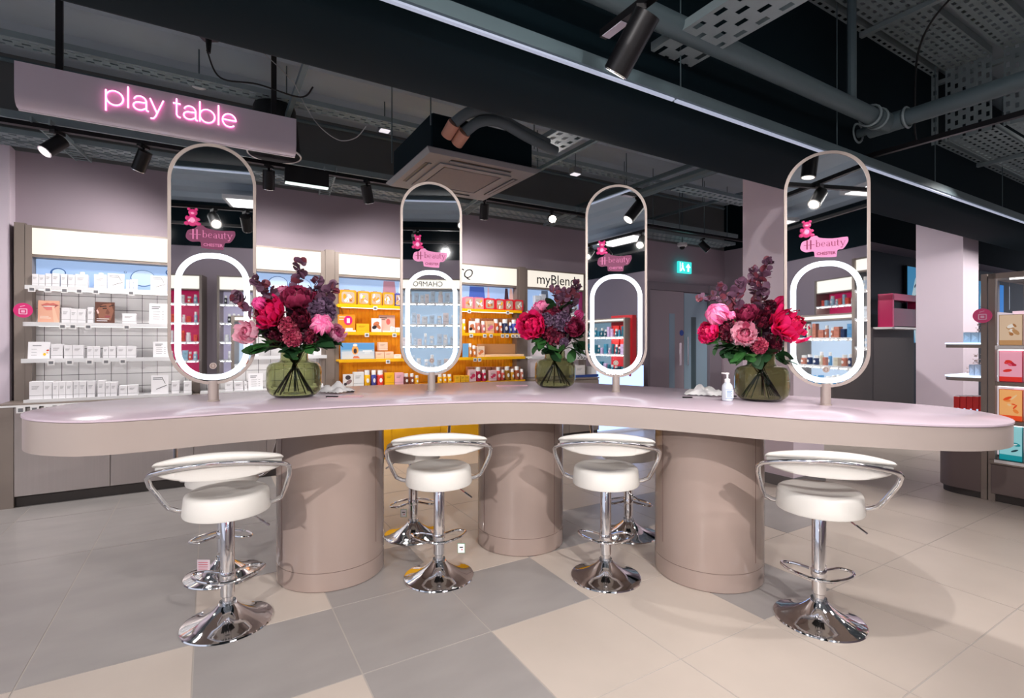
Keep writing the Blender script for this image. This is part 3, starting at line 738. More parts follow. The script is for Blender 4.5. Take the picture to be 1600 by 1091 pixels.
B = [
 ('peony','crimson',1231,510,56,-.13,'huge, at the right front of the right bouquet'),
 ('open','pale',1164,524,48,-.15,'at the front centre of the right bouquet'),
 ('bud','pink',1120,491,31,-.08,'at the upper left of the right bouquet'),
 ('peony','crimson',1110,521,34,-.05,'at the left edge of the right bouquet'),
 ('bud','pink',1142,493,13,-.10,'small, left of centre in the right bouquet'),
 ('peony','burgundy',1166,493,32,-.04,'at the top centre of the right bouquet'),
 ('dahlia','wine',1192,502,36,-.10,'left of the huge crimson peony in the right bouquet'),
 ('hydrangea','rust',1187,539,22,-.15,'lowest bloom right of the pale peony in the right bouquet'),
 ('hydrangea','wine',1138,515,30,-.06,'behind the pale open peony of the right bouquet'),
 ('bud','crimson',1222,474,22,.03,'above the huge crimson peony of the right bouquet'),
 ('hydrangea','wine',1205,478,24,.05,'behind the dahlia of the right bouquet'),
 ('hydrangea','purple',1254,525,20,.0,'at the right edge of the right bouquet'),
 ('hydrangea','wine',1208,535,26,-.04,'low behind the huge crimson peony of the right bouquet'),
]
for k, c, px, py, d, dy, s in B: flower(V3, k, c, px, py, d, dy, s)
foliage(V1, 414, 543, 34, -.2, 'broad green leaves at the lower left of the leftmost bouquet', 9)
foliage(V1, 497, 538, 34, -.08, 'olive green leaves at the lower right of the leftmost bouquet', 8, True)
foliage(V1, 457, 545, 26, -.10, 'dark leaves above the vase neck of the leftmost bouquet', 7, True)
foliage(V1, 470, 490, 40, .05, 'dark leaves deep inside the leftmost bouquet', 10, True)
foliage(V2, 850, 532, 28, -.08, 'green leaves at the lower left of the smallest bouquet', 8)
foliage(V2, 871, 550, 30, -.16, 'large green leaf hanging over the vase of the smallest bouquet', 3)
foliage(V2, 900, 535, 30, -.06, 'green leaves at the lower right of the smallest bouquet', 8, True)
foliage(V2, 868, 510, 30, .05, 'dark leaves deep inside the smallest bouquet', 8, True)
foliage(V3, 1145, 545, 32, -.10, 'dark green leaves at the lower left of the right bouquet', 9, True)
foliage(V3, 1163, 556, 26, -.12, 'bright green leaves over the left neck of the right vase', 6)
foliage(V3, 1122, 533, 22, -.06, 'thin olive leaves under the left peony of the right bouquet', 4)
foliage(V3, 1214, 558, 32, -.10, 'long dark leaves over the right shoulder of the right vase', 5, True)
foliage(V3, 1240, 540, 26, -.08, 'green leaf under the huge crimson peony of the right bouquet', 5)
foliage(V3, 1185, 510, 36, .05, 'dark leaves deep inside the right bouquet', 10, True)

for V_, pts_, nm in ((V1, ((430, 512), (478, 515), (440, 535), (480, 540), (462, 478), (505, 525), (460, 552)), 'leftmost'), (V2, ((850, 520), (885, 522), (870, 488), (895, 545), (862, 545)), 'smallest'), (V3, ((1150, 510), (1205, 525), (1215, 495), (1150, 545), (1190, 548), (1230, 545), (1125, 520), (1172, 552)), 'right')):
    for i_, (a_, b_) in enumerate(pts_):
        foliage(V_, a_, b_, 30, .0 if b_ < 530 else -.06, 'dark green filler leaves between the stems of the %s bouquet, %s sprig' % (nm, ORD[i_+1]), 8, i_ % 3 != 0, 1.2)
eucalyptus(V1, (469, 408), (466, 455), .0, 'tallest purple eucalyptus sprig rising from the leftmost bouquet', .030, 9, .5)
eucalyptus(V1, (398, 436), (428, 470), -.2, 'purple eucalyptus sprig arching over the left of the leftmost bouquet', .028, 9, .55)
eucalyptus(V1, (366, 462), (402, 490), -.28, 'purple eucalyptus sprig reaching furthest left from the leftmost bouquet', .028, 10, .5)
eucalyptus(V1, (499, 436), (487, 462), .05, 'purple eucalyptus sprig right of centre in the leftmost bouquet', .026, 8, .5)
eucalyptus(V1, (522, 448), (500, 478), .0, 'purple eucalyptus sprig at the upper right of the leftmost bouquet', .034, 9, .5)
eucalyptus(V2, (866, 450), (874, 480), .0, 'tall purple eucalyptus sprig at the left of the smallest bouquet', .032, 9, .5)
eucalyptus(V2, (903, 442), (890, 480), .03, 'tall purple eucalyptus sprig at the right of the smallest bouquet', .034, 11, .5)
eucalyptus(V2, (884, 455), (880, 482), -.03, 'purple eucalyptus sprig in the middle of the smallest bouquet', .034, 10, .5)
eucalyptus(V3, (1201, 407), (1190, 455), .0, 'tallest purple eucalyptus sprig in the right bouquet', .026, 17, .5)
eucalyptus(V3, (1176, 420), (1181, 460), .03, 'purple eucalyptus sprig left of the tallest in the right bouquet', .024, 13, .52)
eucalyptus(V3, (1160, 440), (1148, 478), .0, 'broad purple eucalyptus sprig above the small pink bud', .030, 12, .52)
eucalyptus(V3, (1092, 466), (1130, 470), .0, 'thin purple eucalyptus sprig reaching left towards the doors', .020, 11, .55)
eucalyptus(V3, (1124, 446), (1142, 474), .04, 'purple eucalyptus sprig above the pink peony bud of the right bouquet', .022, 10, .5)

# ================================================================== SMALL THINGS ON THE TABLE
x, y = W(1136.5, 627, 1).x, 1; Y = FPX*(HC-ZT(1.25))/(626.5-HOR)
sx = (1136.5-800)/FPX*Y
t = thing('sanitiser_bottle', 'clear pump bottle with a blue label standing left of the right vase', 'bottle', (sx, Y, ZT(sx)+.0005))
MB().mat(mat('clear_plastic', (226, 234, 244), .12, trans=.25)).lathe([(.001, 0), (.026, 0), (.030, .004), (.031, .02), (.031, .075), (.028, .092), (.018, .105), (.013, .112), (.001, .112)], n=28).build('bottle_body', t)
MB().mat(mat('gel', (232, 240, 250), .2, trans=.35, ior=1.3)).lathe([(.001, .002), (.026, .003), (.029, .02), (.029, .074), (.026, .088), (.001, .09)], n=24).build('gel', t)
mb = MB().mat(cm(236, 240, 246)).box(-.022, .022, -.0325, -.0315, .018, .07); mb.mat(cm(60, 110, 170))
for k in range(5): mb.box(-.018, .016-(k % 2)*.006, -.033, -.0325, .026+.008*k, .030+.008*k)
mb.mat(cm(60, 110, 170)).box(-.022, .022, -.033, -.0325, .068, .070).box(-.022, .022, -.033, -.0325, .018, .020); mb.build('label', t)
mb = MB().mat(M_white).lathe([(.014, .110), (.016, .112), (.016, .128), (.008, .132), (.0055, .134), (.0055, .155), (.001, .156)], n=20); mb.cyl((.006, 0, .160), (-.034, 0, .164), .005, .0035); mb.lathe([(.001, .154), (.011, .156), (.011, .166), (.001, .168)], n=14); mb.build('pump', t)
def on_table(px, py, dz=0):
    X = 0
    for _ in range(8):
        Yv = FPX*(HC-ZT(X)-dz)/(py-HOR); X = (px-800)/FPX*Yv
    return (X, Yv, ZT(X)+dz)
def tissue(px, py, w, label, seed):
    rnd = random.Random(seed); mb = MB().mat(M_white)
    ph = [rnd.uniform(0, 6) for _ in range(6)]
    mb.sheet(lambda a, b: Vector(((a-.5)*w, (b-.5)*w*.8, .002+.055*max(0, sin(a*3.1)*sin(b*3.1))**.8*(.7+.6*sin(a*11+ph[0])*sin(b*8+ph[1]))+.008*abs(sin(a*21+b*13+ph[2])))), 16, 12)
    single(mb, 'tissue', label, 'tissue', on_table(px, py), rnd.uniform(-.4, .4), ang=80)
tissue(524, 613, .20, 'crumpled white tissue on the table right of the left vase', 3)
tissue(1100, 617, .24, 'crumpled white tissue on the table left of the sanitiser bottle', 5)
def lash(px, py, label, L=.07, rz=0.0):
    mb = MB().mat(M_blackp); mb.cbox(-L/2, L/2, -.008, .008, .0006, .008, .002)
    for k in range(9): mb.cyl((-L/2+.005+k*(L-.01)/8, -.008, .004), (-L/2+.003+k*(L-.006)/8, -.017, .006), .0012, .0006, 5)
    single(mb, 'hair_clip', label, 'hair clip', on_table(px, py), rz)
lash(519, 621, 'small black comb clip in front of the left tissue')
lash(547, 613, 'small black comb clip behind the left tissue', .05)
lash(1074, 622, 'small black comb clip left of the right tissue', .06)
lash(1147, 620, 'small black clip between sanitiser bottle and right vase', .03)
mb = MB().mat(cm(236, 190, 205)).cbox(-.12, .12, -.05, .05, .0005, .002, .0006); mb.mat(cm(170, 110, 130))
for k in range(3): mb.box(-.10, .08-.02*k, -.03+.025*k, -.026+.025*k, .002, .0024)
single(mb, 'leaflet', 'flat pink printed leaflet on the table left of the middle vase', 'leaflet', on_table(800, 603), .1)
mb = MB().mat(cm(240, 196, 206)).cbox(-.10, .10, -.05, .05, .0005, .002, .0006)
single(mb, 'leaflet', 'flat pink leaflet on the table under the left clips', 'leaflet', on_table(540, 620), .2)

# ================================================================== SHELVING RUN ALONG THE REAR WALL
UV0 = 5.66
def unit(u0, u1, label, base_mat, back, kind, shelves, header_text=None, base_front=5.66, plinth=True, graphic=True, posts=True, cat='shelving unit', shelf_mat=None):
    w = u1-u0; sm = shelf_mat or M_shelf
    t = thing('shelving_unit', label, cat, S(u0, UV0), TH)
    Yv = lambda v: v-UV0
    def p(mb, n, par=t, **k): return mb.build(n, par, **k)
    for q in (0, w-.045): p(MB().mat(M_unit).box(q, q+.045, Yv(5.96), Yv(6.13), .86, 2.385), 'upright')
    mb = MB().mat(M_unit).box(.045, w-.045, Yv(5.97), Yv(6.13), 2.365, 2.385).box(.045, w-.045, Yv(5.97), Yv(6.13), 2.11, 2.135); p(mb, 'header_frame')
    p(MB().mat(M_header).box(.045, w-.045, Yv(5.962), Yv(6.12), 2.136, 2.364), 'light_header')
    if header_text:
        mb = MB().mat(M_ink)
        for body, size, fx, sl in header_text: mb.text(body, size, w*fx, 2.245, Yv(5.961), .001, slant=sl)
        p(mb, 'header_lettering', label='black lettering on the lit header')
    z1 = shelves[0][0]
    mb = MB().mat(back); mb.box(.045, w-.045, Yv(6.08), Yv(6.13), .86, z1-.02)
    if kind == 'grid':
        mb.mat(M_seam if False else cm(84, 78, 80))
        x = .10
        while x < w-.05: mb.box(x, x+.004, Yv(6.079), Yv(6.08), .87, z1-.03); x += .119
        z = .94
        while z < z1-.03: mb.box(.046, w-.046, Yv(6.079), Yv(6.08), z, z+.004); z += .1205
    if kind == 'ribs':
        mb.mat(back); x = .06
        while x < w-.06: mb.box(x, x+.03, Yv(6.074), Yv(6.08), .87, z1-.03); x += .045
    p(mb, 'back_panel')
    if graphic:
        mb = MB().mat(M_blue); mb.box(.05, w-.05, Yv(6.06), Yv(6.10), z1-.02, 2.105); g = p(mb, 'lit_graphic', label='pale blue lit graphic panel under the header')
        graphic(g, w, z1, Yv(6.06)) if callable(graphic) else None
    shs = []
    for k, (z, vf) in enumerate(shelves):
        mb = MB().mat(sm); mb.cbox(.012, w-.012, Yv(vf), Yv(6.08), z-.022, z, .002); mb.mat(sm).box(.012, w-.012, Yv(vf)-.004, Yv(vf), z-.030, z+.006)
        s = p(mb, 'shelf'); shs.append(s)
        MB().mat(glow(255, 250, 246, 3.0)).box(.08, w-.08, Yv(6.0), Yv(6.012), z-.028, z-.023).build('shelf_light', s)
    # base cabinet
    bf = Yv(base_front); pz = .09 if plinth else .0
    p(MB().mat(base_mat).box(.0, w, bf+.02, Yv(6.13), pz, .835), 'cabinet_body')
    if plinth: p(MB().mat(M_plinth).box(.0, w, bf+.04, Yv(6.1), 0, pz), 'plinth')
    n = 2
    for k in range(n):
        a = k*w/n + (.0 if k else .0); b = (k+1)*w/n
        p(MB().mat(base_mat).cbox(a+.002, b-.002, bf, bf+.02, pz+.004, .822, .002), 'cabinet_door')
    p(MB().mat(sm if kind == 'ribs' else M_unit).cbox(0, w, bf-.01, Yv(6.1), .836, .856, .002), 'counter_top')
    return t, shs
def tags(unit_t, sh, u0, z, vf, pxs):
    for px in pxs:
        x = U(px, vf)-u0
        mb = MB().mat(M_white).box(x-.024, x+.024, vf-UV0-.008, vf-UV0-.005, z-.052, z-.008); mb.mat(M_grayink).box(x-.015, x+.015, vf-UV0-.009, vf-UV0-.008, z-.042, z-.018)
        mb.build('price_tag', sh, smooth=False)
def bubbles(spec):
    def g(par, w, z1, y):
        for x, z, r, t in spec:
            mb = MB()
            o = ell(x*w, z, r, r*.8, 22); i_ = ell(x*w+t*.2, z+t*.25, r-t, r*.8-t, 22)
            mb.mat(glow(60, 105, 170, .5)); ringplate(mb, o, i_, y-.003, y); mb.mat(glow(200, 222, 252, .7)); mb.plate(i_, y-.002, y)
            mb.build('bubble_print', par)
    return g
def skinblocks(cols):
    def g(par, w, z1, y):
        for x0, x1, c in cols: MB().mat(glow(*c, .55)).plate([(x0*w, z1-.01), (x1*w, z1-.01), ((x1-.03)*w, 2.10), ((x0+.02)*w, 2.10)], y-.003, y).build('graphic_print', par)
    return g
SHW = [(1.85, 5.90), (1.53, 5.85), (1.216, 5.80)]
UA, UB, UC = -1.37, -.12, 1.12
w1, sA = unit(UA, UB, 'white tiled shelving unit with steel base at the far left of the rear wall', M_steel, M_white, 'grid', SHW, graphic=bubbles([(.16, 1.99, .055, .012), (.30, 1.985, .012, .004), (.25, 1.98, .008, .003), (.55, 2.03, .012, .004), (.66, 1.98, .10, .006), (.84, 2.05, .045, .009), (.94, 2.04, .04, .009)]))
w2, sB = unit(UB, UC, 'white tiled shelving unit behind the leftmost bouquet', M_steel, M_white, 'grid', SHW, graphic=bubbles([(.62, 2.0, .10, .008), (.80, 1.98, .12, .006), (.3, 2.02, .03, .006)]))
SHY = [(1.785, 5.88), (1.473, 5.86), (1.165, 5.80)]
M_ybase = mat('yellow_base', (250, 185, 20), .35)
YA, YB, YC = 1.225, 2.45, 3.68
y1, sY = unit(YA, YB, 'yellow shelving unit with gift tins between leftmost bouquet and second mirror', M_ybase, M_yel, 'ribs', SHY, base_front=5.82, plinth=False, shelf_mat=M_yel2, graphic=skinblocks([(.46, .62, (190, 140, 160)), (.70, .82, (190, 150, 165)), (.62, .70, (245, 245, 250))]))
y2, sZ = unit(YB, YC, 'yellow shelving unit with red gift tins right of the second mirror', M_ybase, M_yel, 'ribs', SHY, base_front=5.82, plinth=False, shelf_mat=M_yel2, header_text=[('CQ', .17, .30, .35)], graphic=skinblocks([(.40, .62, (80, 110, 200)), (.62, .68, (235, 190, 205)), (.84, .92, (70, 50, 60)), (.9, .98, (235, 190, 180))]))
BA, BB = 3.765, 4.845
b1, sC = unit(BA, BB, 'white shelving unit under the lit header with lettering, behind the smallest bouquet', M_unit, mat('pale_back', (226, 216, 220), .5), 'plain', [(1.78, 5.95), (1.16, 5.80)], header_text=[('myBlend', .20, .50, 0)], graphic=skinblocks([(.30, .45, (90, 100, 120)), (.62, .75, (60, 70, 90))]))
def unit_divider(u, label):
    mb = MB().mat(M_unit).box(0, .10, 0, .17, 0, 2.40)
    single(mb, 'divider_post', label, 'post', S(u, 5.955), TH)
unit_divider(UC+.002, 'taupe post between white tiled and yellow shelving units')
unit_divider(YC-.005, 'taupe post between yellow units and the unit with lettering')
mb = MB().mat(M_unit).box(0, .10, 0, .45, 0, .855).box(.03, .10, .30, .47, .855, 2.40)
single(mb, 'end_pilaster', 'taupe end panel at the far left end of the white shelving', 'post', S(UA-.102, 5.665), TH)
# tray on the left counter
for (a, b, lb) in ((UA, UB, 'long white riser tray on the left counter top'), (UB, UC, 'white riser tray behind the leftmost vase')):
    mb = MB().mat(M_shelf).cbox(.05, b-a-.02, 0, .35, 0, .020, .002).box(.05, b-a-.02, -.004, 0, -.0, .026)
    single(mb, 'riser_tray', lb, 'tray', S(a, 5.70, .857), TH)
tags(w1, sA[0], UA, 1.85, 5.90, (50, 75, 101, 124, 150, 205))
tags(w1, sA[1], UA, 1.53, 5.85, (98, 114, 138, 198))
tags(w1, sA[2], UA, 1.216, 5.80, (80, 109, 140, 166, 192))
tags(y1, sY[0], YA, 1.785, 5.88, (586,)); tags(y1, sY[1], YA, 1.473, 5.86, (573, 616)); tags(y1, sY[2], YA, 1.165, 5.80, (606,))
tags(y2, sZ[0], YB, 1.785, 5.88, (733, 793)); tags(y2, sZ[1], YB, 1.473, 5.86, (736, 757, 767, 785, 792, 801, 807, 813)); tags(y2, sZ[2], YB, 1.165, 5.80, (742, 749))
tags(b1, sC[1], BA, 1.16, 5.80, (893, 898, 903, 908, 913))
ctg = thing('ticket_rail', 'row of small price tickets along the left counter front', 'ticket rail', S(UA, 5.64, .80), TH)
MB().mat(M_white).box(-.1, 2.4, 0, .006, .030, .045).build('rail', ctg)
for k in range(9): MB().mat(M_white).box(.02+k*.085, .075+k*.085, -.002, .0, -.02, .03).mat(M_grayink).box(.032+k*.085, .062+k*.085, -.003, -.002, -.01, .02).build('price_tag', ctg, smooth=False)

# ------------------------------------------------------------------ products
CNT = {}
def place_px(pl, pr, pt, v, z):
    ua, ub = U(pl, v), U(pr, v); h = max(.02, Z((pl+pr)/2, pt, v)-z); return ua, ub, h
def prod(kind, pl, pr, pt, v, z, col, where, **k):
    """kind: carton, bottle, pump, case, card, photo..."""
    ua, ub, h = place_px(pl, pr, pt, v, z); make(kind, S((ua+ub)/2, v, z+.0006), TH, ub-ua, h, col, where, **k)
def make(kind, loc, rz, w, h, col, where, cap=(245, 244, 242), art=None, d=None, cn=None, group=None, lean=0):
    c = cm(*col, .42); dk = tuple(int(q*.55) for q in col); CNm = cn or 'white'
    key = (kind, CNm, where); CNT[key] = CNT.get(key, 0)+1; n = CNT[key]
    ordw = ORD[n] if n < len(ORD) else str(n)+'th'
    lab = '%s %s %s from left, %s'
    group = group or ({'carton': 'cartons', 'bottle': 'bottles', 'pump': 'bottles', 'case': 'gift tins', 'card': 'display cards'}[kind]+', '+where)
    if kind == 'carton':
        d = d or min(w, .06); t = thing('carton', lab % (ordw, CNm, 'carton', where), 'carton', loc, rz, group)
        MB().mat(c).cbox(-w/2, w/2, 0, d, 0, h, min(.0015, w*.05)).build('box', t, smooth=False)
        mb = MB().mat(cm(*dk, .6)); mb.box(-w*.5, w*.5, -.0006, 0, h*.22, h*.235)
        for q in range(3): mb.box(-w*.32, w*(.22-.08*q), -.0006, 0, h*(.72-.07*q), h*(.74-.07*q))
        if art:
            mb.mat(cm(*art, .5)); mb.plate(ell(w*.1, h*.5, w*.3, h*.16, 12, .5), -.0008, 0); mb.plate(ell(-w*.2, h*.34, w*.2, h*.1, 10, -.6), -.0010, 0)
        mb.build('print', t, smooth=False)
    elif kind in ('bottle', 'pump'):
        r = w/2*.96; t = thing('bottle', lab % (ordw, CNm, 'bottle', where), 'bottle', loc, rz, group); hb = h*.72 if kind == 'bottle' else h*.66
        ctr = (0, r, 0)
        MB().mat(mat('plastic_%d_%d_%d' % col, col, .25, coat=.3)).lathe([(r*.9, 0), (r, h*.03), (r, hb*.92), (r*.8, hb), (r*.5, hb*1.01)], ctr, 18).build('bottle_body', t)
        if kind == 'bottle': MB().mat(cm(*cap, .4)).lathe([(r*.78, hb), (r*.78, h*.985), (r*.72, h)], ctr, 18).build('cap', t)
        else: MB().mat(cm(*cap, .4)).lathe([(r*.4, hb), (r*.4, h*.85), (r*.15, h*.86), (r*.15, h*.95), (r*.5, h*.96), (r*.5, h)], ctr, 14).build('pump', t)
        MB().mat(cm(*cap, .5)).plate(ell(0, hb*.5, r*.42, hb*.2, 14), -.0015, r*.12).build('label', t)
    elif kind == 'case':
        d = d or w*.6; t = thing('gift_tin', lab % (ordw, CNm, 'windowed gift tin', where), 'gift tin', loc, rz, group)
        pl = rrect(w, h*.97, min(w, h)*.12, 4, 0, h/2*.97); MB().mat(c).plate(pl, 0, d).build('tin_body', t)
        win = rrect(w*.76, h*.74, min(w, h)*.16, 4, 0, h*.48); MB().mat(mat('window_film', (186, 168, 150), .15)).plate(win, -.001, 0).build('window', t)
        mb = MB(); rnd = random.Random(int(w*9999)+n)
        for q in range(7):
            a = rnd.uniform(-1.2, 1.2); cx, cz = w*rnd.uniform(-.22, .22), h*rnd.uniform(.28, .68)
            mb.mat(cm(*[(240, 238, 236), (250, 190, 40), (170, 100, 60), col, (226, 150, 90), (244, 240, 236), (206, 206, 214)][q], .4))
            mb.plate([(cx+w*.08*x*cos(a)-h*.16*z*sin(a), cz+w*.08*x*sin(a)+h*.16*z*cos(a)) for x, z in ((-1, -1), (1, -1), (1, .6), (.4, .7), (.4, 1), (-.4, 1), (-.4, .7), (-1, .6))], -.002-.0002*q, -.001)
        mb.build('contents', t, smooth=False)
        MB().mat(cm(*dk, .5)).tube([(-w*.2, d/2, h*.96), (-w*.15, d/2, h*1.02), (w*.15, d/2, h*1.02), (w*.2, d/2, h*.96)], .002, 5).build('handle', t)
    elif kind == 'card':
        t = thing('display_card', '%s display card, %s%s' % (CNm, '' if n == 1 else ordw+' from left, ', where), 'display card', loc, rz, group)
        M = Matrix.Rotation(-lean, 4, 'X'); mb = MB().xf(M).mat(c).box(-w/2, w/2, 0, .008, 0, h).build('board', t, smooth=False)
        mb = MB().xf(M); mb.mat(cm(*dk, .6))
        if art == 'text':
            mb.mat(M_grayink); mb.box(-w*.36, w*.1, -.0008, 0, h*.82, h*.86).box(-w*.36, w*.02, -.0008, 0, h*.74, h*.78)
            for q in range(4): mb.box(-w*.3, w*(.1-.05*(q % 2)), -.0008, 0, h*(.60-.12*q), h*(.615-.12*q)); mb.box(w*.18, w*.3, -.0008, 0, h*(.60-.12*q), h*(.615-.12*q))
        elif art == 'dots':
            mb.mat(M_grayink).box(-w*.3, w*.1, -.0008, 0, h*.76, h*.80)
            for q in range(3): mb.box(-w*.34, w*(-.1), -.0008, 0, h*(.56-.17*q), h*(.575-.17*q))
            mb.mat(cm(206, 60, 50)).plate(ell(w*.40, h*.5, w*.07, h*.05, 12, .4), -.001, 0); mb.mat(cm(250, 196, 30)).plate(ell(w*.26, h*.27, w*.07, h*.08, 12), -.001, 0); mb.mat(cm(250, 170, 60)).plate(ell(w*.38, h*.36, w*.05, h*.03, 10), -.001, 0)
        elif art == 'line':
            mb.mat(M_grayink).box(-w*.4, w*.1, -.0008, 0, h*.84, h*.88).box(-w*.4, w*.15, -.0008, 0, h*.76, h*.79)
            mb.mat(M_ink).plate([(-w*.2, h*.25), (w*.4, h*.45), (w*.4, h*.48), (-w*.2, h*.28)], -.001, 0); mb.plate([(w*.1, h*.9), (w*.3, h*.55), (w*.33, h*.55), (w*.13, h*.9)], -.001, 0)
        elif callable(art): art(mb, w, h)
        mb.build('print', t, smooth=False)
    return t
def lips(mb, w, h):
    P = lambda L: [(x*w, z*h) for x, z in L]
    mb.mat(cm(232, 176, 150)).plate(P([(-.5,0),(.5,0),(.5,1),(-.5,1)]), -.0006, 0)
    mb.mat(cm(206, 110, 100)).plate(P([(-.38,.80),(-.1,.90),(.05,.87),(.2,.90),(.48,.80),(.35,.76),(0,.78),(-.28,.76)]), -.001, 0)
    mb.mat(cm(120, 60, 60)).plate(P([(-.34,.78),(.0,.77),(.46,.80),(.3,.72),(-.2,.70)]), -.0012, 0); mb.mat(cm(250, 240, 236)).plate(P([(-.3,.76),(.3,.77),(.26,.73),(-.2,.72)]), -.0014, 0)
    mb.mat(cm(226, 130, 124)).plate(P([(-.28,.70),(.0,.72),(.36,.74),(.2,.58),(-.1,.56)]), -.0016, 0)
    mb.mat(cm(240, 196, 170)).plate(P([(.14,.74),(.24,.76),(.42,.2),(.5,0),(.25,0),(.2,.3)]), -.0018, 0)
    mb.mat(cm(250, 232, 220)).box(-.4*w, .1*w, -.002, 0, h*.20, h*.23).box(-.4*w, 0, -.002, 0, h*.28, h*.30)
def face(mb, w, h):
    P = lambda L: [(x*w, z*h) for x, z in L]
    mb.mat(cm(96, 58, 46)).plate(P([(-.5,0),(.5,0),(.5,1),(-.5,1)]), -.0006, 0)
    mb.mat(cm(146, 96, 76)).plate(P([(-.3,.2),(.3,.15),(.45,.6),(.3,.95),(-.1,.9),(-.4,.7)]), -.0010, 0)
    mb.mat(cm(36, 24, 24)).plate(P([(-.3,.80),(.05,.84),(.1,.80),(-.25,.76)]), -.0014, 0); mb.plate(P([(-.15,.72),(.08,.74),(.1,.69),(-.1,.68)]), -.0014, 0); mb.plate(P([(.2,.82),(.46,.9),(.46,.86),(.22,.78)]), -.0014, 0)
    mb.mat(cm(120, 74, 60)).plate(P([(.12,.7),(.26,.5),(.16,.42),(.02,.48)]), -.0014, 0)
    mb.mat(cm(150, 74, 80)).plate(ell(.14*w, .33*h, .16*w, .05*h, 14), -.0016, 0)
    mb.mat(cm(236, 196, 190)).plate(P([(-.44,.6),(-.38,.66),(-.3,.5),(-.36,.44)]), -.0016, 0)
    mb.mat(cm(244, 240, 240)); 
    for q in range(2): mb.box(-w*.42, w*(.22-.1*q), -.002, 0, h*(.20-.09*q), h*(.235-.09*q))
def floral(mb, w, h):
    P = lambda L: [(x*w, z*h) for x, z in L]; mb.mat(cm(240, 236, 232)).plate(P([(-.5,0),(.5,0),(.5,1),(-.5,1)]), -.0006, 0)
    mb.mat(cm(70, 60, 66)).plate(ell(0, .74*h, .28*w, .18*h, 10), -.001, 0); mb.mat(cm(150, 120, 120)).plate(ell(.1*w, .4*h, .34*w, .15*h, 10, .6), -.001, 0); mb.mat(cm(60, 50, 56)).plate(ell(-.26*w, .24*h, .16*w, .12*h, 8), -.0012, 0)
def beach(mb, w, h):
    P = lambda L: [(x*w, z*h) for x, z in L]
    mb.mat(cm(96, 158, 212)).plate(P([(-.48,.55),(.48,.55),(.48,.97),(-.48,.97)]), -.0006, 0); mb.mat(cm(206, 216, 226)).plate(P([(-.48,.04),(.48,.04),(.48,.55),(-.48,.55)]), -.0006, 0)
    mb.mat(cm(150, 190, 214)).plate(P([(-.48,.48),(.48,.5),(.48,.6),(-.48,.58)]), -.0009, 0)
    mb.mat(cm(240, 170, 90)).plate(ell(-.08*w, .56*h, .10*w, .27*h, 12), -.0012, 0); mb.mat(cm(244, 236, 226)).plate(ell(-.08*w, .86*h, .07*w, .08*h, 10), -.0014, 0); mb.mat(cm(60, 50, 56)).plate(ell(-.08*w, .5*h, .05*w, .16*h, 10), -.0014, 0)
    mb.mat(cm(206, 120, 90)).plate(P([(-.16,.06),(.06,.06),(-.0,.2),(-.12,.2)]), -.0014, 0)
    mb.mat(cm(250, 250, 250)).box(w*.14, w*.42, -.0012, 0, h*.46, h*.54).box(w*.2, w*.36, -.0012, 0, h*.36, h*.40)
def orange_ad(mb, w, h):
    mb.mat(cm(250, 214, 190)); mb.box(-w*.42, w*.1, -.0008, 0, h*.84, h*.9).box(-w*.42, w*.05, -.0008, 0, h*.7, h*.76)
    mb.mat(M_pink).plate(ell(.1*w, .68*h, .25*w, .27*h, 22), -.002, 0); mb.mat(cm(250, 220, 236)).box(.02*w, .2*w, -.003, -.002, h*.52, h*.8)
    mb.mat(cm(250, 248, 246)).box(-.05*w, .36*w, -.002, 0, h*.1, h*.24)
def peachad(mb, w, h):
    mb.mat(M_ink).box(-w*.45, w*.0, -.0008, 0, h*.82, h*.86).box(-w*.45, -w*.1, -.0008, 0, h*.72, h*.75)
    mb.mat(cm(206, 96, 90)).plate(ell(.08*w, .62*h, .13*w, .17*h, 12), -.001, 0); mb.mat(cm(250, 246, 240)).plate(ell(.3*w, .25*h, .12*w, .12*h, 10), -.001, 0)
def girl(mb, w, h):
    mb.mat(cm(240, 236, 236)).box(-w*.48, w*.48, -.0005, 0, 0, h*.98); mb.mat(cm(206, 120, 80)).plate(ell(-.02*w, .6*h, .34*w, .16*h, 10, .5), -.001, 0); mb.plate(ell(.2*w, .4*h, .3*w, .12*h, 10, -.8), -.001, 0)
    mb.mat(cm(46, 36, 40)).plate(ell(-.2*w, .36*h, .25*w, .13*h, 10, .4), -.0012, 0)
WH = (240, 238, 241)
V = 5.93; z = 1.851; wt = 'top shelf, far left white unit'
for a, b, c in ((50,60,428.2),(60.7,70.2,429.3),(70.8,80.2,427.5),(81.3,93,427.2),(94.8,105,428.2),(106.2,117,429.3),(117.4,137.2,429),(146.7,166.8,429.3),(197,202,437.5),(202.7,207.7,436.8),(208.5,215,436.8)):
    prod('carton', a, b, c, V, z, WH, wt, cn='white')
make('bottle', S(U(126, 5.97)+.0, 6.01, z), TH, .05, .155, WH, wt, cn='white'); make('bottle', S(U(156, 5.97), 6.01, z), TH, .05, .155, WH, wt, cn='white')
prod('card', 168, 194, 427.5, V+.0, z, WH, wt, cn='white line drawing', art='line', lean=.1)
prod('card', 235.5, 261, 431, V, z, WH, wt+' right end', cn='white line drawing', art='line', lean=.1)
V = 5.88; z = 1.531; wt = 'second shelf, far left white unit'
prod('card', 59, 92.7, 469.8, V, z, (230, 176, 150), wt, cn='lips and finger photo', art=lips, lean=.06)
for a, b, c in ((96,109.5,481),(110,120.7,482.7),(121,133.5,483),(136.8,146,480),(190.8,212.7,490)): prod('carton', a, b, c, V, z, WH, wt, cn='white')
prod('card', 148.5, 179, 472.2, V, z, (96, 58, 46), wt, cn='dark skinned face photo', art=face, lean=.06)
prod('card', 232.8, 262, 474.5, V, z, WH, wt, cn='white text', art='text', lean=.08)
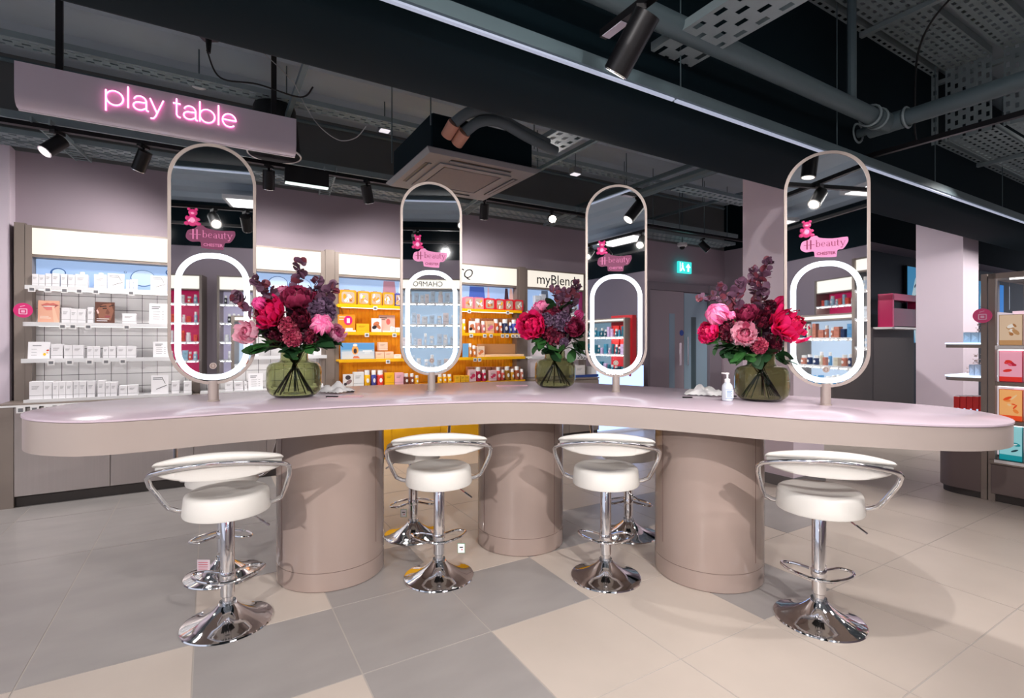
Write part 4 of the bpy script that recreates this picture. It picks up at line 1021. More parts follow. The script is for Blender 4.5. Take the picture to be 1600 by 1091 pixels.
V = 5.83; z = 1.217; wt = 'third shelf, far left white unit'
prod('card', 43, 77.5, 534.2, V, z, WH, wt, cn='white card with coloured dots', art='dots', lean=.15)
for a, b, c in ((79.5,98,538),(100,113,539.5),(113.4,130,539.5),(136,146,541.4),(146.3,156,541.4),(161,169.2,541.4),(169.7,181,541.4),(182.8,197,541),(197.4,212,541)): prod('carton', a, b, c, V, z, WH, wt, cn='white')
prod('card', 239, 264, 534, V, z, WH, wt, cn='white text', art='text', lean=.1)
V = 5.73; z = .878; wt = 'riser tray, far left counter'
for a, b, c in ((45.5,67.3,596.6),(67.8,81,596.6),(82.2,91.5,597.3),(91.9,102.5,596.6),(103,113.7,596.6),(114.5,123,596),(123.4,134.8,596),(136,148,596),(152.5,163.8,595),(164.5,172.3,597.6),(172.7,182.5,597.6),(186,199,603),(199.7,215,602)): prod('carton', a, b, c, V, z, WH, wt, cn='white', d=.1)
prod('card', 236, 263, 586.5, V, z, WH, wt, cn='white drawing', art='line', lean=.1)
V = 5.73; wt = 'riser tray behind leftmost vase'
for a, b, c in ((268,280,596),(287,299,596),(352,364,597),(366,380,597),(382,386,597),(497,505,600)): prod('carton', a, b, c, V, z, WH, wt, cn='white', d=.1)
prod('card', 388, 411, 583.5, V, z, WH, wt, cn='white text', art='text', lean=.1)
V = 5.88; wt = 'second shelf behind leftmost bouquet'
for a, b, c in ((400,412,482),(414,428,484),(446,458,480),(486,500,484)): prod('carton', a, b, c, V, 1.531, WH, wt, cn='white')
wt = 'third shelf behind leftmost bouquet'
for a, b, c in ((396,404,541),(478,488,545),(490,502,545)): prod('carton', a, b, c, 5.83, 1.217, WH, wt, cn='white')
wt = 'top shelf behind leftmost bouquet'
prod('card', 398, 411, 444, 5.93, 1.851, WH, wt, cn='white text', art='line', lean=.1)
for a, b, c in ((425,436,446),(437,446,446)): prod('carton', a, b, c, 5.93, 1.851, WH, wt, cn='white')
# yellow left
V = 5.91; z = 1.786; wt = 'top shelf, left yellow unit'
AM = (226, 150, 30)
for a, b, c in ((530.4,557,452.5),(559,577.7,454.6),(578.7,596.7,455.6),(598.3,616.3,456.5)): prod('case', a, b, c, V, z, AM, wt, cn='amber')
prod('case', 617.6, 627, 458, V, z, (70, 76, 160), wt, cn='blue')
V = 5.88; z = 1.474; wt = 'second shelf, left yellow unit'
prod('card', 527.8, 554.6, 492, V, z, (245, 150, 40), wt, cn='orange offer', art=orange_ad)
prod('carton', 557, 577, 506, V, z, (248, 190, 30), wt, cn='yellow')
prod('card', 580.5, 596, 497.6, V-.01, z, (240, 236, 236), wt, cn='crouching figure photo', art=girl)
prod('card', 592, 617, 492.7, V+.06, z, (226, 176, 160), wt, cn='peach', art=peachad)
prod('carton', 597.5, 610, 517, V, z, (246, 244, 242), wt, cn='flat white', d=.08); prod('carton', 611, 617, 511, V-.005, z, (246, 244, 242), wt, cn='small white'); prod('carton', 618, 625, 512, V, z, (246, 244, 242), wt, cn='low white')
prod('carton', 529, 556, 516.3, V-.012, z, (250, 248, 246), wt, cn='thin white', d=.008)
V = 5.84; z = 1.166; wt = 'third shelf, left yellow unit'
prod('card', 532.5, 585.4, 535.8, V, z, (130, 180, 220), wt, cn='blue beach photo', art=beach, lean=.06)
for a, b in ((587,600),(600.8,614.8)): prod('carton', a, b, 549.8, V, z, (250, 206, 180), wt, cn='peach')
ua, ub, h = place_px(591.7, 605.8, 538.5, V, z+.098)
make('carton', S((ua+ub)/2, V, z+.0995), TH, ub-ua, .094, (250, 206, 180), 'stacked on two others, '+wt, cn='peach')
prod('carton', 615.6, 627, 554, V, z, (246, 240, 236), wt, cn='white', d=.08)
V = 5.80; z = .858; wt = 'yellow counter left of second mirror'
prod('card', 536, 551.5, 585, V, z, (240, 236, 232), wt, cn='floral', art=floral)
prod('carton', 552.6, 568.6, 581.5, V, z, (240, 240, 240), wt, cn='white')
for a, b, c, cn in ((569.5,580,(248,184,20),'yellow'),(580.7,589.2,(66,74,160),'blue'),(589.8,600.8,(230,66,54),'red')): prod('bottle', a, b, 579, V, z, c, wt, cn=cn+' white capped')
prod('carton', 601.8, 616, 582.6, V, z, (248, 186, 20), wt, cn='yellow'); prod('carton', 617, 630.6, 582.6, V, z, (248, 184, 196), wt, cn='pink')
for a, b, c, cn in ((631.5,640,(120,70,56),'brown'),(641,648,(150,84,60),'rust brown'),(649,655.5,(240,180,40),'amber')): prod('bottle', a, b, 584 if cn != 'amber' else 587, V, z, c, wt, cn=cn)
V2_ = 5.95
for k in range(5): prod('carton', 560+k*9, 568+k*9, 577.5, V2_, z, (224, 160, 110), 'back row, '+wt, cn='tan')
# yellow under and right of mirror 2
wt = 'yellow counter right of second mirror'
for a, b, c in ((685,692,(248,190,40)),(692.5,699,(250,180,30)),(700,707,(248,190,40))): prod('bottle', a, b, 585, 5.80, z, c, wt, cn='amber')
for a, b in ((711,719),(720,727),(727.5,733)): prod('carton', a, b, 587, 5.80, z, (250, 190, 40), wt, cn='yellow')
V = 5.91; z = 1.786; wt = 'top shelf, right yellow unit'
for a, b, c in ((726,740,463.5),(741,755.8,464.4)): prod('case', a, b, c, V, z, (240, 130, 146), wt, cn='pink')
for a, b, c in ((757,773.7,465.8),(774.8,788,467),(789,802.6,467.5),(803.6,817.6,468.3)): prod('case', a, b, c, V, z, (226, 46, 60), wt, cn='red')
V = 5.88; z = 1.474; wt = 'second shelf, right yellow unit'
prod('bottle', 723.2, 728.5, 499, V, z, (250, 190, 30), wt, cn='yellow')
prod('card', 732.7, 742.8, 502, V, z, (236, 220, 214), wt, cn='figure photo', art=girl)
prod('carton', 760, 772.4, 502, V, z, (240, 190, 150), wt, cn='pink blossom', art=(226, 110, 150))
for a, b, c, cl, cn in ((743.5,752.5,498,(206,130,110),'rosy'),(753,759.7,502,(190,120,120),'dusky pink'),(772.9,780.8,499,(196,90,50),'amber'),(781,786,504,(190,100,70),'copper'),(786.8,796,499,(46,56,92),'navy'),(796.2,800.6,504,(60,80,150),'small blue'),(801,808.7,499.7,(74,84,170),'violet blue'),(809,814,504,(120,110,170),'lilac')): prod('bottle', a, b, c, V, z, cl, wt, cn=cn)
for k in range(8): prod('carton', 736+k*9, 744+k*9, 497.5, V+.09, z, (224, 160, 120), 'back row, '+wt, cn='tan')
V = 5.84; z = 1.166; wt = 'third shelf, right yellow unit'
prod('card', 723, 732, 537, V, z, (110, 170, 220), wt, cn='plain blue', art=None)
prod('bottle', 732.5, 738.4, 536.7, V, z, (206, 140, 70), wt, cn='amber'); prod('bottle', 738.8, 744.8, 540, V, z, (196, 120, 60), wt, cn='copper')
prod('carton', 746, 757, 541.5, V, z, (240, 214, 190), wt, cn='cream', art=(220, 130, 80))
M_peach = cm(236, 190, 140, .3)
mb = MB().mat(M_peach).box(0, U(807, 6.0)-U(746, 6.0), 0, .02, 0, .17); single(mb, 'tray_back', 'tan open display tray back board third shelf, right yellow unit', 'display tray', S(U(746, 6.0), 6.0, 1.1665), TH)
mb = MB().mat(cm(246, 216, 180)).cbox(0, U(819, 5.84)-U(758, 5.84), 0, .12, 0, .03)
single(mb, 'display_tray', 'flat cream tray at the right end of the third yellow shelf', 'display tray', S(U(758, 5.84), 5.84, 1.1665), TH)
V = 5.80; z = .858; wt = 'yellow counter near middle vase'
for a, b, c in ((733.5,743.8,578),(765.4,776.2,579)): prod('carton', a, b, c, V, z, (244, 206, 210), wt, cn='pink floral', art=(214, 60, 100))
for a, b, c, cl, cn in ((744,753.5,574,(176,24,62),'crimson'),(754,761,578,(196,36,76),'cherry'),(776.6,784,574,(226,80,80),'coral'),(784.3,790,578,(206,90,80),'salmon'),(790.2,798.7,573,(160,110,30),'olive amber'),(799,805,577,(196,140,40),'honey'),(805.5,813.6,573,(150,76,40),'brown'),(814,819,577,(190,120,100),'tan rose')): prod('bottle', a, b, c, V, z, cl, wt, cn=cn)
for k in range(9): prod('carton', 731+k*9.3, 739+k*9.3, 573.5, V+.12, z, (226, 170, 140), 'back row, '+wt, cn='tan')
# lettered unit
V = 5.84; z = 1.161; wt = 'lower shelf, lettered unit'
for k in range(5): prod('carton', 893+k*4.3, 896.8+k*4.3, 546-(k % 2)*3, V, z, (236, 238, 244), wt, cn='white')
prod('carton', 899, 914, 571, 5.80, .858, (236, 230, 226), 'counter of lettered unit', cn='cream')
mb = MB().mat(cm(40, 70, 140)).box(0, .45, 0, .02, 0, .035); single(mb, 'counter_sign', 'narrow dark blue strip on the counter of the lettered unit', 'sign', S(U(897, 5.72), 5.72, .858), TH)
wt = 'top shelf, lettered unit'
for a, b, c in ((836,845,462),(846,853,460),(897,903,478)): prod('carton', a, b, c, 5.97, 1.781, (230, 236, 246), wt, cn='white')
mb = MB().mat(cm(210, 70, 150)).box(0, .3, 0, .02, 0, .5); single(mb, 'pink_poster', 'tall pink poster at the right end of the lettered unit', 'poster', S(U(905, 5.99), 5.99, 1.62), TH)
def wobbler(loc, rz, r, label):
    t = thing('round_sign', label, 'sign', loc, rz)
    MB().mat(M_pink).plate(ell(0, 0, r, r, 28), 0, .004).build('disc', t)
    mb = MB().mat(cm(250, 190, 220)); ringplate(mb, rrect(r*.9, r*.8, r*.12, 3, 0, -r*.15), rrect(r*.66, r*.56, r*.08, 3, 0, -r*.15), -.0015, 0); mb.plate(rrect(r*.4, r*.3, r*.05, 3, 0, -r*.15), -.0015, 0)
    mb.plate([(-r*.3, r*.45), (r*.2, r*.62), (r*.2, r*.7), (-r*.3, r*.53)], -.0015, 0); mb.build('emblem', t)
wobbler(S(U(36, 5.80), 5.80, Z(36, 485, 5.80)), TH, .062, 'pink round sign at the far left edge of the white shelving')

# ================================================================== RIGHT GONDOLA (faces the table, runs across the shop)
GU = 5.76
R2 = TH - pi/2                         # local x runs towards the camera side, local y away from the table
def G(v, u, z=0): return S(u, v, z)
g = thing('display_gondola', 'tall taupe display gondola with lit picture boxes at the right edge', 'shelving unit', S(GU, 1.655), R2)
# local x = -(v-1.655), y = u-GU
for q in ((0, .045, 0, .05), (-.048, -.008, 0, .05), (1.45, 1.5, 0, .05), (0, .045, .9, .95)): MB().mat(M_unit).box(*q, 0, 1.95).build('upright', g)
MB().mat(M_unit).box(0, 1.5, 0, .03, 1.905, 1.95).box(0, .045, .05, .9, 1.905, 1.95).box(0, 1.5, .92, .95, 1.905, 1.95).build('top_frame', g)
MB().mat(glow(255, 250, 244, 4)).box(.12, 1.4, .06, .075, 1.893, 1.904).build('top_light', g)
for q in (.16, .42): MB().mat(M_unit).box(q, q+.10, .25, .27, 1.75, 1.90).build('hanging_bracket', g)
MB().mat(M_clear).box(.045, 1.45, .34, .35, 1.65, 1.89).build('top_glass', g)
MB().mat(glow(250, 214, 226, .75)).box(.045, 1.45, .42, .45, .40, 1.64).build('lit_back', g)
M_gbase = mat('gondola_grey', (112, 98, 95), .45)
for z in (1.334, 1.026, .70): 
    s = MB().mat(M_unit).cbox(.045, 1.45, .0, .42, z-.035, z, .003).build('shelf', g)
    MB().mat(glow(255, 246, 246, 3.5)).box(.06, 1.44, .03, .04, z-.042, z-.0352).build('shelf_light', s)
MB().mat(M_unit).cbox(.01, 1.45, -.02, .45, .325, .36, .003).build('base_top', g)
MB().mat(M_gbase).cbox(.02, 1.45, -.01, .9, .07, .322, .004).build('base_panel', g)
MB().mat(M_plinth).box(.03, 1.45, .02, .85, 0, .07).build('plinth', g)
mb = MB().mat(M_white).box(.045, 1.45, -.002, .0, 1.30, 1.334).box(.045, 1.45, -.022, -.02, .34, .365); mb.build('white_edge', g)
mb = MB().mat(glow(240, 225, 232, .5)).box(.046, .056, .05, .42, .40, 1.62); mb.build('lit_side', g)
# end shelves
ge = thing('end_display', 'rounded end display with glowing shelves at the left side of the right gondola', 'shelving unit', S(GU, 1.705), R2)
def rcorner(x0, x1, y0, y1, r):          # rounded at the two x0 corners
    P = [(x1, y0), (x1, y1)]
    P += [(x0+r-r*sin(radians(a)), y1-r+r*cos(radians(a))) for a in range(0, 91, 15)]
    P += [(x0+r-r*cos(radians(a)), y0+r-r*sin(radians(a))) for a in range(0, 91, 15)]
    return P
for z in (1.356, 1.06, .70):
    s = MB().mat(M_unit).prism(rcorner(-.29, 0, .06, .75, .10), z-.045, z-.012).build('shelf', ge)
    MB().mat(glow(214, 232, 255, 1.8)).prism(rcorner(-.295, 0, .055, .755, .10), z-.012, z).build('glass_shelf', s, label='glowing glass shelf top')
MB().mat(M_gbase).prism(rcorner(-.33, 0, 0, .85, .16), .06, .43).build('base_panel', ge)
MB().mat(M_plinth).prism(rcorner(-.31, 0, .02, .83, .15), 0, .06).build('plinth', ge)
MB().mat(M_unit).prism(rcorner(-.33, 0, 0, .85, .16), .43, .445).build('base_top', ge)
mb = MB().mat(mat('silver_edge', (170, 168, 172), .3, metal=.6)).box(-.012, -.002, .42, .46, .44, 1.95); mb.build('back_rail', ge)
def gd(px, u): r = (px-800)/FPX; return u*(CU-SU*r)/(CU*r+SU)     # v of an image column on the plane u
def gz(px, py, u): r = (px-800)/FPX; return HC+(HOR-py)/FPX*u/(CU*r+SU)
def picbox(z, h, cols, label, u=5.80, v0=None, x=0):
    v = 1.597-x; t = thing('picture_box', label, 'picture box', S(u, v, z+.0005), R2)
    w = .148; MB().mat(cm(*cols[0], .35)).cbox(0, w, 0, .06, 0, h).build('box', t, smooth=False)
    mb = MB(); rnd = random.Random(int(z*100)+int(x*10))
    mb.mat(glow(*cols[1], .55)).box(.004, w-.004, -.001, 0, h*.02, h-.004)
    mb.mat(glow(*cols[2], .55)).box(.004, w-.004, -.002, 0, h*.02, h*.17)
    for k in range(7):
        mb.mat(glow(*cols[2+k % (len(cols)-2)], .5)); cx, cz = rnd.uniform(.04, w-.04), h*rnd.uniform(.3, .82)
        mb.plate([(q[0], q[1]) for q in ell(cx, cz, rnd.uniform(.012, .034), rnd.uniform(.005, .016), 10, rnd.uniform(-1, 1))], -.0022-.0002*k, 0)
    mb.build('picture', t, smooth=False, ang=30)
for k in range(4):
    x = k*.30; wh = ORD[k+1]+' along'
    picbox(1.334, .262, [(220,190,160),(226,196,166),(200,150,100),(250,240,230),(180,120,70)], 'tan picture box, top shelf of right gondola, '+wh, x=x)
    picbox(1.026, .262, [(230,90,120),(246,170,190),(232,50,40),(240,90,120),(200,30,60)], 'pink and red picture box, second shelf of right gondola, '+wh, x=x)
    picbox(.70, .262, [(240,120,60),(250,180,110),(244,80,30),(250,140,60),(250,210,160)], 'orange picture box, third shelf of right gondola, '+wh, x=x)
    picbox(.36, .30, [(20,150,160),(150,214,220),(10,150,160),(20,60,70),(230,240,240)], 'teal picture box, bottom of right gondola, '+wh, x=x)
def small(kind, pl, pr, pt, u, z, col, label, cat, name):
    va, vb = gd(pl, u), gd(pr, u); h = max(.02, gz((pl+pr)/2, pt, u)-z); w = abs(va-vb); loc = S(u, max(va, vb), z+.0006)
    mb = MB().mat(cm(*col, .4))
    if kind == 'box':
        mb.cbox(0, w, 0, .08, 0, h, .002); mb.mat(cm(*[min(255, int(c*1.06)+12) for c in col], .5)).plate([(w*.2, h*.2), (w*.8, h*.5), (w*.2, h*.8)], -.001, 0)
    if kind == 'bear':
        r = w*.5
        for x, y, z_, a in ((.5, .5, .32, .55), (.5, .45, .78, .42), (.2, .45, .95, .16), (.8, .45, .95, .16), (.1, .35, .15, .2), (.9, .35, .15, .2), (.05, .4, .5, .17), (.95, .4, .5, .17)): mb.ball((w*x, w*y, h*z_), a*r*1.3, 10)
    if kind == 'red':
        mb.cbox(0, w, 0, .12, 0, h, .002); mb.mat(glow(190, 215, 250, .8)).box(w*.6, w*.9, -.001, 0, 0.004, h*.38); mb.mat(cm(250, 240, 244)).box(0, w, 0, .12, h, h+.004)
    single(mb, name, label, cat, loc, R2, smooth=(kind == 'bear'))
for k, (a, b) in enumerate(((1505, 1516.5), (1517, 1528.5), (1529, 1540))): small('box', a, b, 519.5, 5.9, 1.356, (176, 206, 228), 'pale blue box on the top glowing end shelf, %s from the left' % ORD[k+1], 'box', 'gift_box')
for k, (a, b) in enumerate(((1524, 1531), (1532, 1539))): small('bear', a, b, 504, 6.02, 1.356+.085, (236, 206, 200), 'pale bear figurine on the blue boxes of the top end shelf, %s from the left' % ORD[k+1], 'figurine', 'bear_figurine')
for k, (a, b) in enumerate(((1514, 1522), (1522.5, 1531), (1531.5, 1540))): small('box', a, b, 570, 5.9, 1.06, (190, 206, 228), 'pale blue box on the middle glowing end shelf, %s from the left' % ORD[k+1], 'box', 'gift_box')
for k, (a, b, c, u, zz) in enumerate(((1508, 1514, 573, 5.88, 1.06), (1519, 1528, 553, 6.02, 1.155), (1530, 1538, 553, 6.02, 1.155))): small('bear', a, b, c, u, zz, (240, 214, 206), 'pale bear figurine on the middle end shelf, %s from the left' % ORD[k+1], 'figurine', 'bear_figurine')
for u, zz in ((6.02, 1.06),(6.02, 1.356)):
    mb = MB().mat(cm(186, 206, 226)).cbox(0, .16, 0, .10, 0, .082); single(mb, 'gift_box', 'wide pale blue box behind the bears on the %s end shelf' % ('middle' if zz < 1.2 else 'top'), 'box', S(u, gd(1520, u)+.02, zz+.0006), R2)
for k in range(5): small('red', 1490+k*10, 1499.4+k*10, 620, 5.86, .70, (196, 40, 40), 'red box with a lit blue spot on the lowest end shelf, %s from the left' % ORD[k+1], 'box', 'gift_box')
wobbler(S(5.66, gd(1535, 5.66), gz(1535, 493.5, 5.66)), -.74, .062, 'magenta round sign on the post of the right gondola')

# ================================================================== CEILING SERVICES
def tray(u0, u1, v0, v1, z, name, label, axis='u', rows=None, side=.045, pitch=.10, loc=None, slope=None, group=None):
    """perforated steel cable tray with upstanding flanges; axis = direction of its length"""
    L = (u1-u0) if axis == 'u' else (v1-v0); Wd = (v1-v0) if axis == 'u' else (u1-u0)
    rows = rows or max(2, int(Wd/.05)); t = thing(name, label, 'cable tray', S(u0, v0, z), TH, group)
    mb = MB().mat(M_tray)
    B = (lambda a0, a1, b0, b1, c0, c1: mb.box(a0, a1, b0, b1, c0, c1)) if axis == 'u' else (lambda a0, a1, b0, b1, c0, c1: mb.box(b0, b1, a0, a1, c0, c1))
    cw = Wd/rows; solid = cw*.58
    for r in range(rows+1):
        c = r*cw; B(0, L, max(0, c-solid/2), min(Wd, c+solid/2), 0, .002)
    for r in range(rows):
        n = int(L/pitch); off = (r % 2)*pitch*.5
        for k in range(n+1):
            a = k*pitch+off
            if a > L: break
            B(max(0, a-pitch*.5), min(L, a), r*cw+solid/2, (r+1)*cw-solid/2, 0, .002)
    mb.build('perforated_bed', t, smooth=False)
    mb = MB().mat(M_tray)
    B = (lambda a0, a1, b0, b1, c0, c1: mb.box(a0, a1, b0, b1, c0, c1)) if axis == 'u' else (lambda a0, a1, b0, b1, c0, c1: mb.box(b0, b1, a0, a1, c0, c1))
    B(0, L, -.002, 0, 0, side); B(0, L, Wd, Wd+.002, 0, side); B(0, L, 0, .012, side-.002, side); B(0, L, Wd-.012, Wd, side-.002, side)
    mb.build('side_flange', t, smooth=False)
    return t
def bar(p0, p1, w, h, m, name, label, cat):
    p0, p1 = Vector(p0), Vector(p1); d = p1-p0; L = d.length
    mb = MB().mat(m).box(0, L, -w/2, w/2, 0, h)
    o = mb.build(name, None, p0, 0, smooth=False); o.rotation_euler = d.to_track_quat('X', 'Z').to_euler(); tag(o, label, cat); return o
def rod(p0, p1, r, m, name, label, cat, group=None):
    p0, p1 = Vector(p0), Vector(p1); mb = MB().mat(m).cyl((0, 0, 0), p1-p0, r, n=10)
    return single(mb, name, label, cat, p0, 0, group)
# trays parallel to the rear wall
tray(-4.2, 8.0, 4.85, 5.0, 3.50, 'cable_tray', 'upper perforated cable tray running behind the hanging sign', rows=3)
tray(-4.2, 7.6, 5.36, 5.48, 3.10, 'cable_tray', 'perforated cable tray just above the black track near the rear wall', rows=2, side=.06)
tray(-4.2, 7.9, 5.62, 5.78, 3.055, 'cable_tray', 'first of two low perforated trays along the top of the rear wall', rows=3)
tray(-4.2, 7.9, 5.82, 5.97, 3.055, 'cable_tray', 'low perforated tray closest to the rear wall', rows=3)
def track(p0, p1, label, w=.036):
    return bar(p0, p1, w, .034, M_black, 'lighting_track', label, 'lighting track')
TW = (5.2, 3.0)
track(S(-4.2, TW[0], TW[1]), S(8.0, TW[0], TW[1]), 'long black lighting track along the rear wall', .05)
for u, a in ((-1.1, .28), (1.02, .28), (2.75, .28), (4.1, .28)):
    x0 = S(u, 5.15, 3.03); x1 = S(u, 6.05, 3.03)
    mb = MB().mat(M_tray); L = .92
    for s in (-.055, .055): mb.box(0, L, s-.006, s+.006, 0, .04)
    for k in range(14): mb.box(.03+k*.065, .045+k*.065, -.05, .05, 0, .004)
    o = mb.build('bracket_arm', None, x0, 0, smooth=False); o.rotation_euler = (0, 0, TH+pi/2-.12); tag(o, {-1.1: 'slotted bracket arm under the left end of the hanging sign', 1.02: 'slotted bracket arm left of the second mirror top', 2.75: 'slotted bracket arm right of the second mirror top', 4.1: 'slotted bracket arm beside the glaring spotlight'}[u], 'bracket')
def fixture(p, target, label, L=.17, R=.052, drop=.075, lit=2.5, power=0, ang=48, soft=.05, col=(1, .95, .92), blend=.55):
    """cylindrical black track spot: adapter, arm, can and lens"""
    p = Vector(p); t = thing('track_spotlight', label, 'spotlight', p)
    MB().mat(M_black).box(-.02, .02, -.05, .05, -.022, .0).build('adapter', t)
    d = (Vector(target)-p).normalized(); c = Vector((0, 0, -drop-.02))
    MB().mat(M_black).cyl((0, 0, -.02), c, .011, n=10).build('arm', t)
    a = c - d*L*.28; b = c + d*L*.72
    mb = MB().mat(M_black).cyl(a, b-d*.002, R, n=32)
    mb.build('can', t, ang=40)
    q = d.to_track_quat('Z', 'Y').to_matrix().to_4x4(); mb = MB().xf(Matrix.Translation(b) @ q)
    mb.mat(M_chrome).lathe([(R*.97, -.001), (R*.97, .003), (R*.80, .003), (R*.80, -.001)], n=28, caps=False)
    mb.mat(glow(255, 246, 234, lit)).lathe([(R*.8, 0), (R*.8, .0015)], n=24)
    mb.build('lens', t)
    if power:
        s = spot('lamp', Vector((0, 0, 0)), (0, 0, -1), power, ang, blend, col, soft); s.parent = t; s.location = b+d*.012
        s.rotation_euler = d.to_track_quat('-Z', 'Y').to_euler()
    return t
zt = TW[1]
for px, tg, lb, pw in ((90, S(-2.3, 4.2, 1.2), 'black track spotlight tilted sideways below the left end of the sign', 40), (224, S(-1.1, 6.0, 1.4), 'black track spotlight left of the first mirror', 60), (420, S(.55, 6.0, 1.3), 'black track spotlight right of the first mirror', 60), (573, S(2.0, 6.0, 1.3), 'black track spotlight left of the second mirror', 60), (757, S(3.0, 6.0, 1.3), 'black track spotlight right of the second mirror', 60)):
    u = U(px, TW[0]); fixture(S(u, TW[0], zt), tg, lb, power=pw*1.3, ang=150, blend=1.0, soft=.1)
fixture(S(U(862, TW[0]), TW[0], zt), (.6, 0, 1.2), 'glaring lit spotlight aimed at the viewer above the smallest bouquet', lit=40, power=30, ang=100)
fixture(S(U(1098, 5.3), 5.3, 2.98), S(8.3, 4.2, 1.0), 'lit track spotlight right of the exit sign', lit=6, power=200, ang=120)
fixture(S(-3.35, TW[0], zt), S(-2.4, 5.4, 1.0), 'black spotlight cut off at the far left edge', power=90, ang=115)  # added outside the view for more light on the left side
# black box gear between the spots
t = thing('control_gear', 'black box with a bright lower edge on the rear track', 'gear box', S(U(445, 5.2), 5.2, 2.86), TH)
wg = U(513, 5.2)-U(445, 5.2); MB().mat(M_blackp).box(0, wg, -.03, .03, .012, .15).build('gear_case', t); MB().mat(glow(236, 250, 244, 1.0)).box(.004, wg-.004, -.028, .028, 0, .012).build('light_edge', t)
# conduits and small fittings under the deck
rod(S(-4, 5.55, 3.62), S(7.5, 5.55, 3.62), .018, M_pipe, 'conduit_pipe', 'thin painted conduit running under the deck near the rear wall', 'pipe')
for k, (v, lb) in enumerate(((3.2, 'first'), (4.4, 'second'))):
    pass
rod((-2.0, 3.35, 3.45), (-2.0, 3.35, 3.84), .018, mat('pale_conduit', (140, 150, 150), .5), 'drop_conduit', 'short pale conduit dropping from the deck above the sign', 'pipe')
mb = MB().mat(M_blackp).cbox(-.05, .05, -.04, .04, -.06, .03, .006).cyl((0, 0, -.06), (0, 0, -.15), .02, .012, 10); single(mb, 'junction_box', 'small black junction box on the short conduit above the sign', 'junction box', (-2.0, 3.35, 3.42))
def cable(pts, r, m, label): single(MB().mat(m).tube([tuple(Vector(p)-Vector(pts[0])) for p in catmull(pts, 8)], r, 6), 'cable', label, 'cable', pts[0])
cable([(-2.0, 3.33, 3.28), (-1.98, 3.45, 3.16), (-1.75, 3.5, 3.14), (-1.5, 3.6, 3.10), (-1.45, 3.7, 3.22)], .006, M_blackp, 'black cable looping from the junction box to the ceiling speaker')
cable([(-1.98, 3.34, 3.72), (-1.85, 3.5, 3.5), (-1.62, 3.6, 3.28), (-1.55, 3.65, 3.2)], .003, mat('white_cable', (170, 172, 172), .5), 'thin white cable sagging above the hanging sign')
cable([(-1.62, 3.75, 3.30), (-1.50, 3.85, 3.05), (-1.36, 3.95, 2.94), (-1.22, 3.95, 2.95), (-1.12, 3.90, 3.02)], .004, mat('white_cable', (170, 172, 172), .5), 'thin white cable sagging between speaker and cooling unit')
# smoke detector head
t = thing('smoke_detector', 'white slotted smoke detector above the hanging sign', 'detector', tuple(W(311, 133, 4.3)))
MB().mat(M_white).lathe([(.045, .03), (.068, .02), (.07, .005), (.05, -.02), (.02, -.03), (.001, -.03)], n=28).build('housing', t)
mb = MB().mat(M_ink)
for k in range(12): a = 2*pi*k/12; mb.box(.062*cos(a)-.008, .062*cos(a)+.008, .062*sin(a)-.008, .062*sin(a)+.008, -.006, .006)
mb.build('slots', t); rod(W(311, 133, 4.3)+Vector((0, 0, .03)), W(311, 133, 4.3)+Vector((0, 0, .62)), .006, M_pipe, 'drop_rod', 'thin rod carrying the white smoke detector', 'rod')
# ceiling speaker behind the sign
t = thing('pendant_speaker', 'black bell shaped pendant speaker behind the right end of the hanging sign', 'speaker', tuple(W(429, 240, 4.62)))
MB().mat(M_blackp).lathe([(.224, -.012), (.218, .02), (.205, .16), (.178, .40), (.14, .50), (.06, .53), (.001, .531)], n=44).build('bell_housing', t)
MB().mat(M_white).lathe([(.214, -.013), (.227, -.016), (.229, -.006), (.224, .0)], n=44, caps=False).build('rim', t)
MB().mat(mat('grille_grey', (120, 124, 132), .5)).lathe([(.001, -.010), (.215, -.010)], n=40, caps=False).build('grille', t)
MB().mat(M_blackp).tube([(0, 0, .52), (.01, 0, .6), (0, 0, .8)], .006, 6).build('suspension', t)
# hanging sign
sv = 4.63; u0, u1 = U(22, sv), U(463, sv); L = u1-u0
t = thing('hanging_sign', 'long pale lilac hanging sign with glowing pink neon words', 'sign', S(u0, sv, 0), TH)
zt1, zb1 = 3.252, 2.955
M_sign = mat('sign_lilac', (226, 214, 228), .4)
pr = [(0, zt1), (0, zb1+.085)] + [(.06-.06*cos(radians(a)), zb1+.085-.08*sin(radians(a))) for a in range(15, 91, 15)] + [(.085, zb1+.004), (.10, zb1+.002)]
prb_ = [(y+.012, z-(.0 if k == 0 else .004)) for k, (y, z) in enumerate(pr)]
ring = [(y, z) for y, z in pr]+[(y+(.012 if k < len(pr)-1 else 0), z+(.010 if k > 1 else 0)) for k, (y, z) in list(enumerate(pr))[::-1]]
mb = MB().mat(M_sign).loft([[(x, y, z) for y, z in ring] for x in (0, L)]); mb.build('sign_panel', t, ang=40)
MB().mat(cm(250, 244, 250, .3)).box(.0, L, .088, .102, zb1-.002, zb1+.005).build('bottom_edge', t, label='pale shining lower edge')  # pale strip stands for the light caught on the lower curve
for q in (.205, L-.19): MB().mat(M_black).box(q, q+.04, .02, .05, 3.0, 3.85).build('hanger', t)
